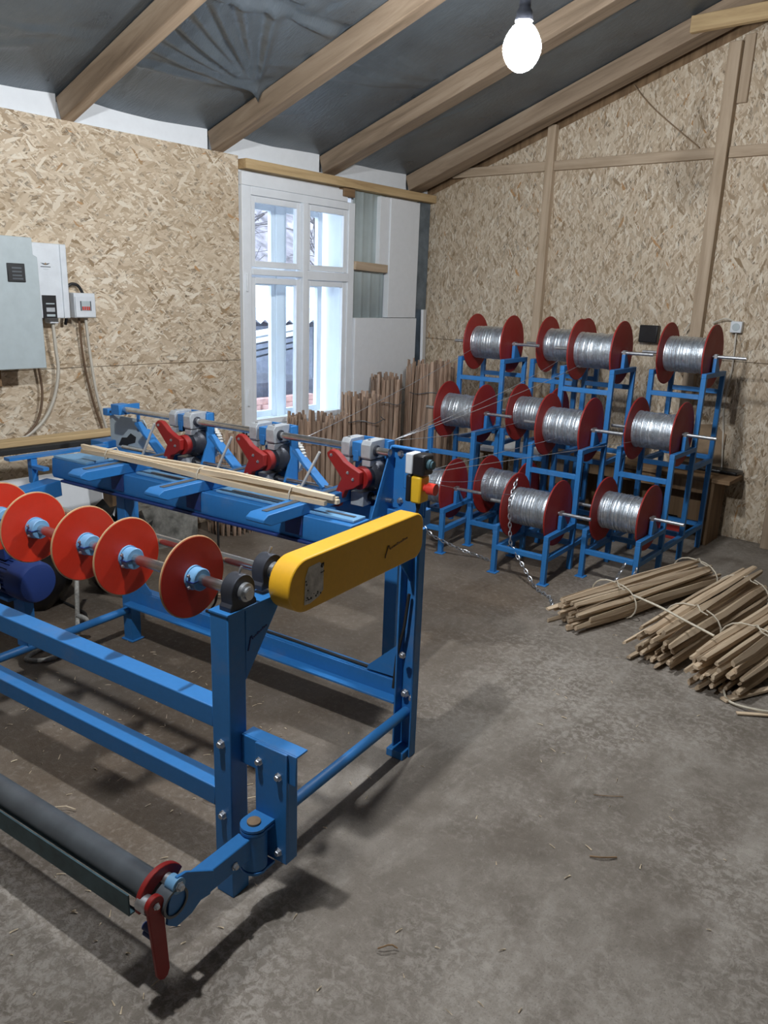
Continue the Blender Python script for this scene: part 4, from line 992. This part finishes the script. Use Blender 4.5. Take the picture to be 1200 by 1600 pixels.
cd = MB(); cd.prism([(-2.02,YB-.03,1.22), (-1.96,YB-.03,1.12), (-1.92,YB-.03,1.17), (-1.87,YB-.03,1.12), (-1.78,YB-.03,1.22), (-1.82,YB-.03,1.30), (-2.0,YB-.03,1.30)], (0,-.01,0)); tag(cd.build('torn_cardboard', M['cardboard'], None), 'torn brown cardboard hanging behind the top spool of the rightmost rack', 'cardboard')
fb = bx('foam_sheet', M['foam'], None, -.25, .25, -.22, .22, 0, .03, bevel=.003); fb.location = (-3.10, 5.42, .44); fb.rotation_euler = (0, 0, R(12)); tag(fb, 'white foam sheet lying flat behind the leftmost racks', 'foam sheet')
st_ = empty('stool', (-3.10, 5.42, 0)); tag(st_, 'low dark wooden stool under the white foam sheet', 'stool')
bx('seat', M['bench'], st_, -.22, .22, -.2, .2, .41, .44)
for sx_ in (-.2, .17):
    for sy_ in (-.18, .15): bx('leg', M['bench'], st_, sx_, sx_+.03, sy_, sy_+.03, 0, .41)
rb = empty('red_box', (-1.80, 5.43, 0)); tag(rb, 'small red toolbox on the floor under the bench', 'toolbox')
bx('body', M['flange_red'], rb, -.09, .09, -.05, .05, 0, .11); bx('lid', M['red'], rb, -.092, .092, -.052, .052, .112, .135); b = MB(); b.tube([(-.04,0,.135),(-.04,0,.16),(.04,0,.16),(.04,0,.135)], .006, 6); b.build('handle', M['black'], rb)
wbx = empty('white_can', (-1.97, 5.43, 0)); tag(wbx, 'small white can on the floor beside the red toolbox', 'can'); b = MB(); b.lathe((0,0,0), (0,0,1), [(0,.045),(.10,.045),(.105,.03),(.12,.03)], 18); b.build('body', M['white_plastic'], wbx); b = MB(); b.lathe((0,0,.12), (0,0,1), [(0,.032),(.02,.032)], 16); b.build('cap', M['cab_grey'], wbx)

# ------------------------------------------------------------------ clutter below the window wall
fg = MB(); rnd = random.Random(5); n = 14; vv = []
for i in range(n+1):
    y = 1.2+(3.0-1.2)*i/n
    for (dx, z) in ((.03, 0), (.27, 0), (.25, .16), (.20, .26), (.03, .29)):
        vv.append((XL+dx+rnd.uniform(-.02,.03), y, max(0, z+rnd.uniform(-.03,.03) if z else 0)))
fg.add(vv, [(i*5+j, (i+1)*5+j, (i+1)*5+j+1, i*5+j+1) for i in range(n) for j in range(4)] + [(i*5+4, (i+1)*5+4, (i+1)*5, i*5) for i in range(n)] + [(4,3,2,1,0), tuple(range(5*n, 5*n+5))])
tag(fg.build('concrete_footing', M['concrete_block'], None, 0, 30), 'rough grey concrete footing along the foot of the window wall', 'footing')
fs = bx('foam_sheet', M['foam'], None, -.02, .02, -.55, .55, 0, .30, bevel=.003); fs.location = (-4.12, 2.0, .27); fs.rotation_euler = (0, R(-6), 0); tag(fs, 'white foam sheet propped on the footing below the cables', 'foam sheet')
def bag(x, y, z, s, seed, label):
    b = MB(); n, m_ = 14, 20; vv = []
    for i in range(n+1):
        ph = math.pi*i/n
        for j in range(m_):
            t = 2*math.pi*j/m_; v = Vector((math.sin(ph)*math.cos(t), math.sin(ph)*math.sin(t), -math.cos(ph)))
            k = 1+.28*mnoise.noise(v*2.2+Vector((seed,0,0)))+.14*mnoise.noise(v*6+Vector((0,seed,0)))
            vv.append((v.x*s[0]*k, v.y*s[1]*k, max(0, (v.z+.8)*s[2]*k)))
    b.add(vv, [(i*m_+j, i*m_+(j+1) % m_, (i+1)*m_+(j+1) % m_, (i+1)*m_+j) for i in range(n) for j in range(m_)])
    o = b.build('black_bag', M['black_bag'], None, 0, 180); o.location = (x, y, z); tag(o, label, 'bag', 'black plastic bags under the table')
bag(-3.66, 2.16, 0, (.18,.18,.26), 1, 'crumpled black plastic bag under the table beam, nearer the leg'); bag(-3.74, 1.70, 0, (.19,.20,.26), 5, 'crumpled black plastic bag under the left end of the table')
pk = beam('plank', None, M['plank'], (-4.05, 1.50, .79), (-3.93, 2.52, .81), .10, .03); tag(pk, 'yellowish plank lying behind the left end of the table', 'plank')
dk = beam('dark_rail', None, M['rubber'], (-3.96, 1.48, .765), (-3.85, 2.50, .785), .05, .03); tag(dk, 'black rail lying along the yellowish plank', 'rail')
for i, (y, h_) in enumerate(((1.6, .75), (2.3, .755))):
    tr = bx('trestle_post', M['bench'], None, -4.03, -3.93, y, y+.06, 0, h_, bevel=.003); tag(tr, ('dark post carrying the near end of the yellowish plank', 'dark post carrying the far end of the yellowish plank')[i], 'post')
cable('rope_coil', M['rope'], [tuple(MW(-1.62, .72, .16)), tuple(MW(-1.60,.76,.12)), tuple(MW(-1.66,.72,.05)), tuple(MW(-1.72,.62,.012)), tuple(MW(-1.68,.50,.010)), tuple(MW(-1.60,.56,.010)), tuple(MW(-1.62,.70,.02)), tuple(MW(-1.70,.78,.10)), tuple(MW(-1.80,.86,.25)), tuple(MW(-1.82,.90,.33))], .011, 'grey rope hanging in a loop behind the left cross tube', 'rope', 7)
cable('floor_lead', M['rubber'], [tuple(MW(-2.3,1.0,.008)), tuple(MW(-2.0,.98,.008)), tuple(MW(-1.85,.93,.02)), tuple(MW(-1.78,.80,.008)), tuple(MW(-1.72,.72,.008)), tuple(MW(-1.66,.74,.008))], .007, 'black cable lying on the floor behind the discs', 'cable')
cable('floor_lead', M['rubber'], [tuple(MW(-1.28,1.28,.73)), tuple(MW(-1.33,1.33,.55)), tuple(MW(-1.36,1.36,.35)), tuple(MW(-1.40,1.38,.10)), tuple(MW(-1.46,1.40,.008))], .006, 'black cable hanging from the table to the floor', 'cable')
sl = lath_piece(MW(-1.72,1.42,.004), MW(-1.40,1.62,.02), .02, .012, 'pale lath on the floor beneath the table')

# ------------------------------------------------------------------ debris on the floor
rnd = random.Random(21)
zone = lambda: MW(rnd.uniform(-1.5,.1), rnd.uniform(-.5,.9), 0) if rnd.random() < .72 else Vector((rnd.uniform(-1.5,.2), rnd.uniform(1.0,3.6), 0))
db = MB()
for i in range(300):
    p = zone(); a = rnd.uniform(0, 6.28); L = rnd.uniform(.006,.028); w = rnd.uniform(.0008,.0028); d = Vector((math.cos(a), math.sin(a), 0)); s_ = Vector((-d.y, d.x, 0))
    db.add([p+s_*w+Vector((0,0,.002)), p-s_*w+Vector((0,0,.002)), p+d*L-s_*w*.4+Vector((0,0,.004)), p+d*L+s_*w*.4+Vector((0,0,.005)), p+d*L*.5+Vector((0,0,.006))], [(0,1,4),(1,2,4),(2,3,4),(3,0,4),(3,2,1,0)])
do = db.build('wood_chips', M['lath'], None, 0, 10); tag(do, 'fine pale wood chips and straw strewn over the concrete floor', 'wood chips', kind='stuff')
for i, (px_, py_, a, L, lab) in enumerate(((-.36,.47,.9,.16,'forked straw curl on the floor behind the front leg'), (-.30,.55,2.4,.14,'long straw curl on the floor inside the frame'), (-.72,-.08,.25,.12,'frayed shaving on the floor beside the roller tube'), (-.60,-.15,-.6,.07,'small shaving next to the frayed one'),
        (-.25,.30,.5,.10,'bent straw under the rails near the front leg'), (-.35,.27,-.3,.11,'straw lying flat under the rails'), (.45,.10,.2,.05,'short dark twig on the floor right of the front leg'), (-1.0,-.12,1.1,.06,'shaving on the floor at the left edge'))):
    p = MW(px_, py_, .005); aa = R(6.7)+a
    pts = [p+Vector((math.cos(aa+.5*math.sin(t*2.2))*L*t, math.sin(aa+.5*math.sin(t*2.2))*L*t, .004+.010*math.sin(t*3))) for t in (0,.25,.5,.75,1)]
    b = MB(); b.tube(pts, .0022, 5); tag(b.build('straw', M['bench' if 'dark' in lab else 'lath'], None), lab, 'straw', 'larger straws and shavings on the floor')
tw = cable('dark_twig', M['bench'], [(-.735,1.92,.005),(-.70,1.94,.008),(-.672,1.972,.005)], .0026, 'thin dark curved twig alone on the open floor', 'twig', 5)
cable('dark_twig', M['bench'], [(-.86,2.21,.004),(-.82,2.235,.005),(-.78,2.27,.004)], .0013, 'long thin dark twig on the open floor', 'twig', 5)
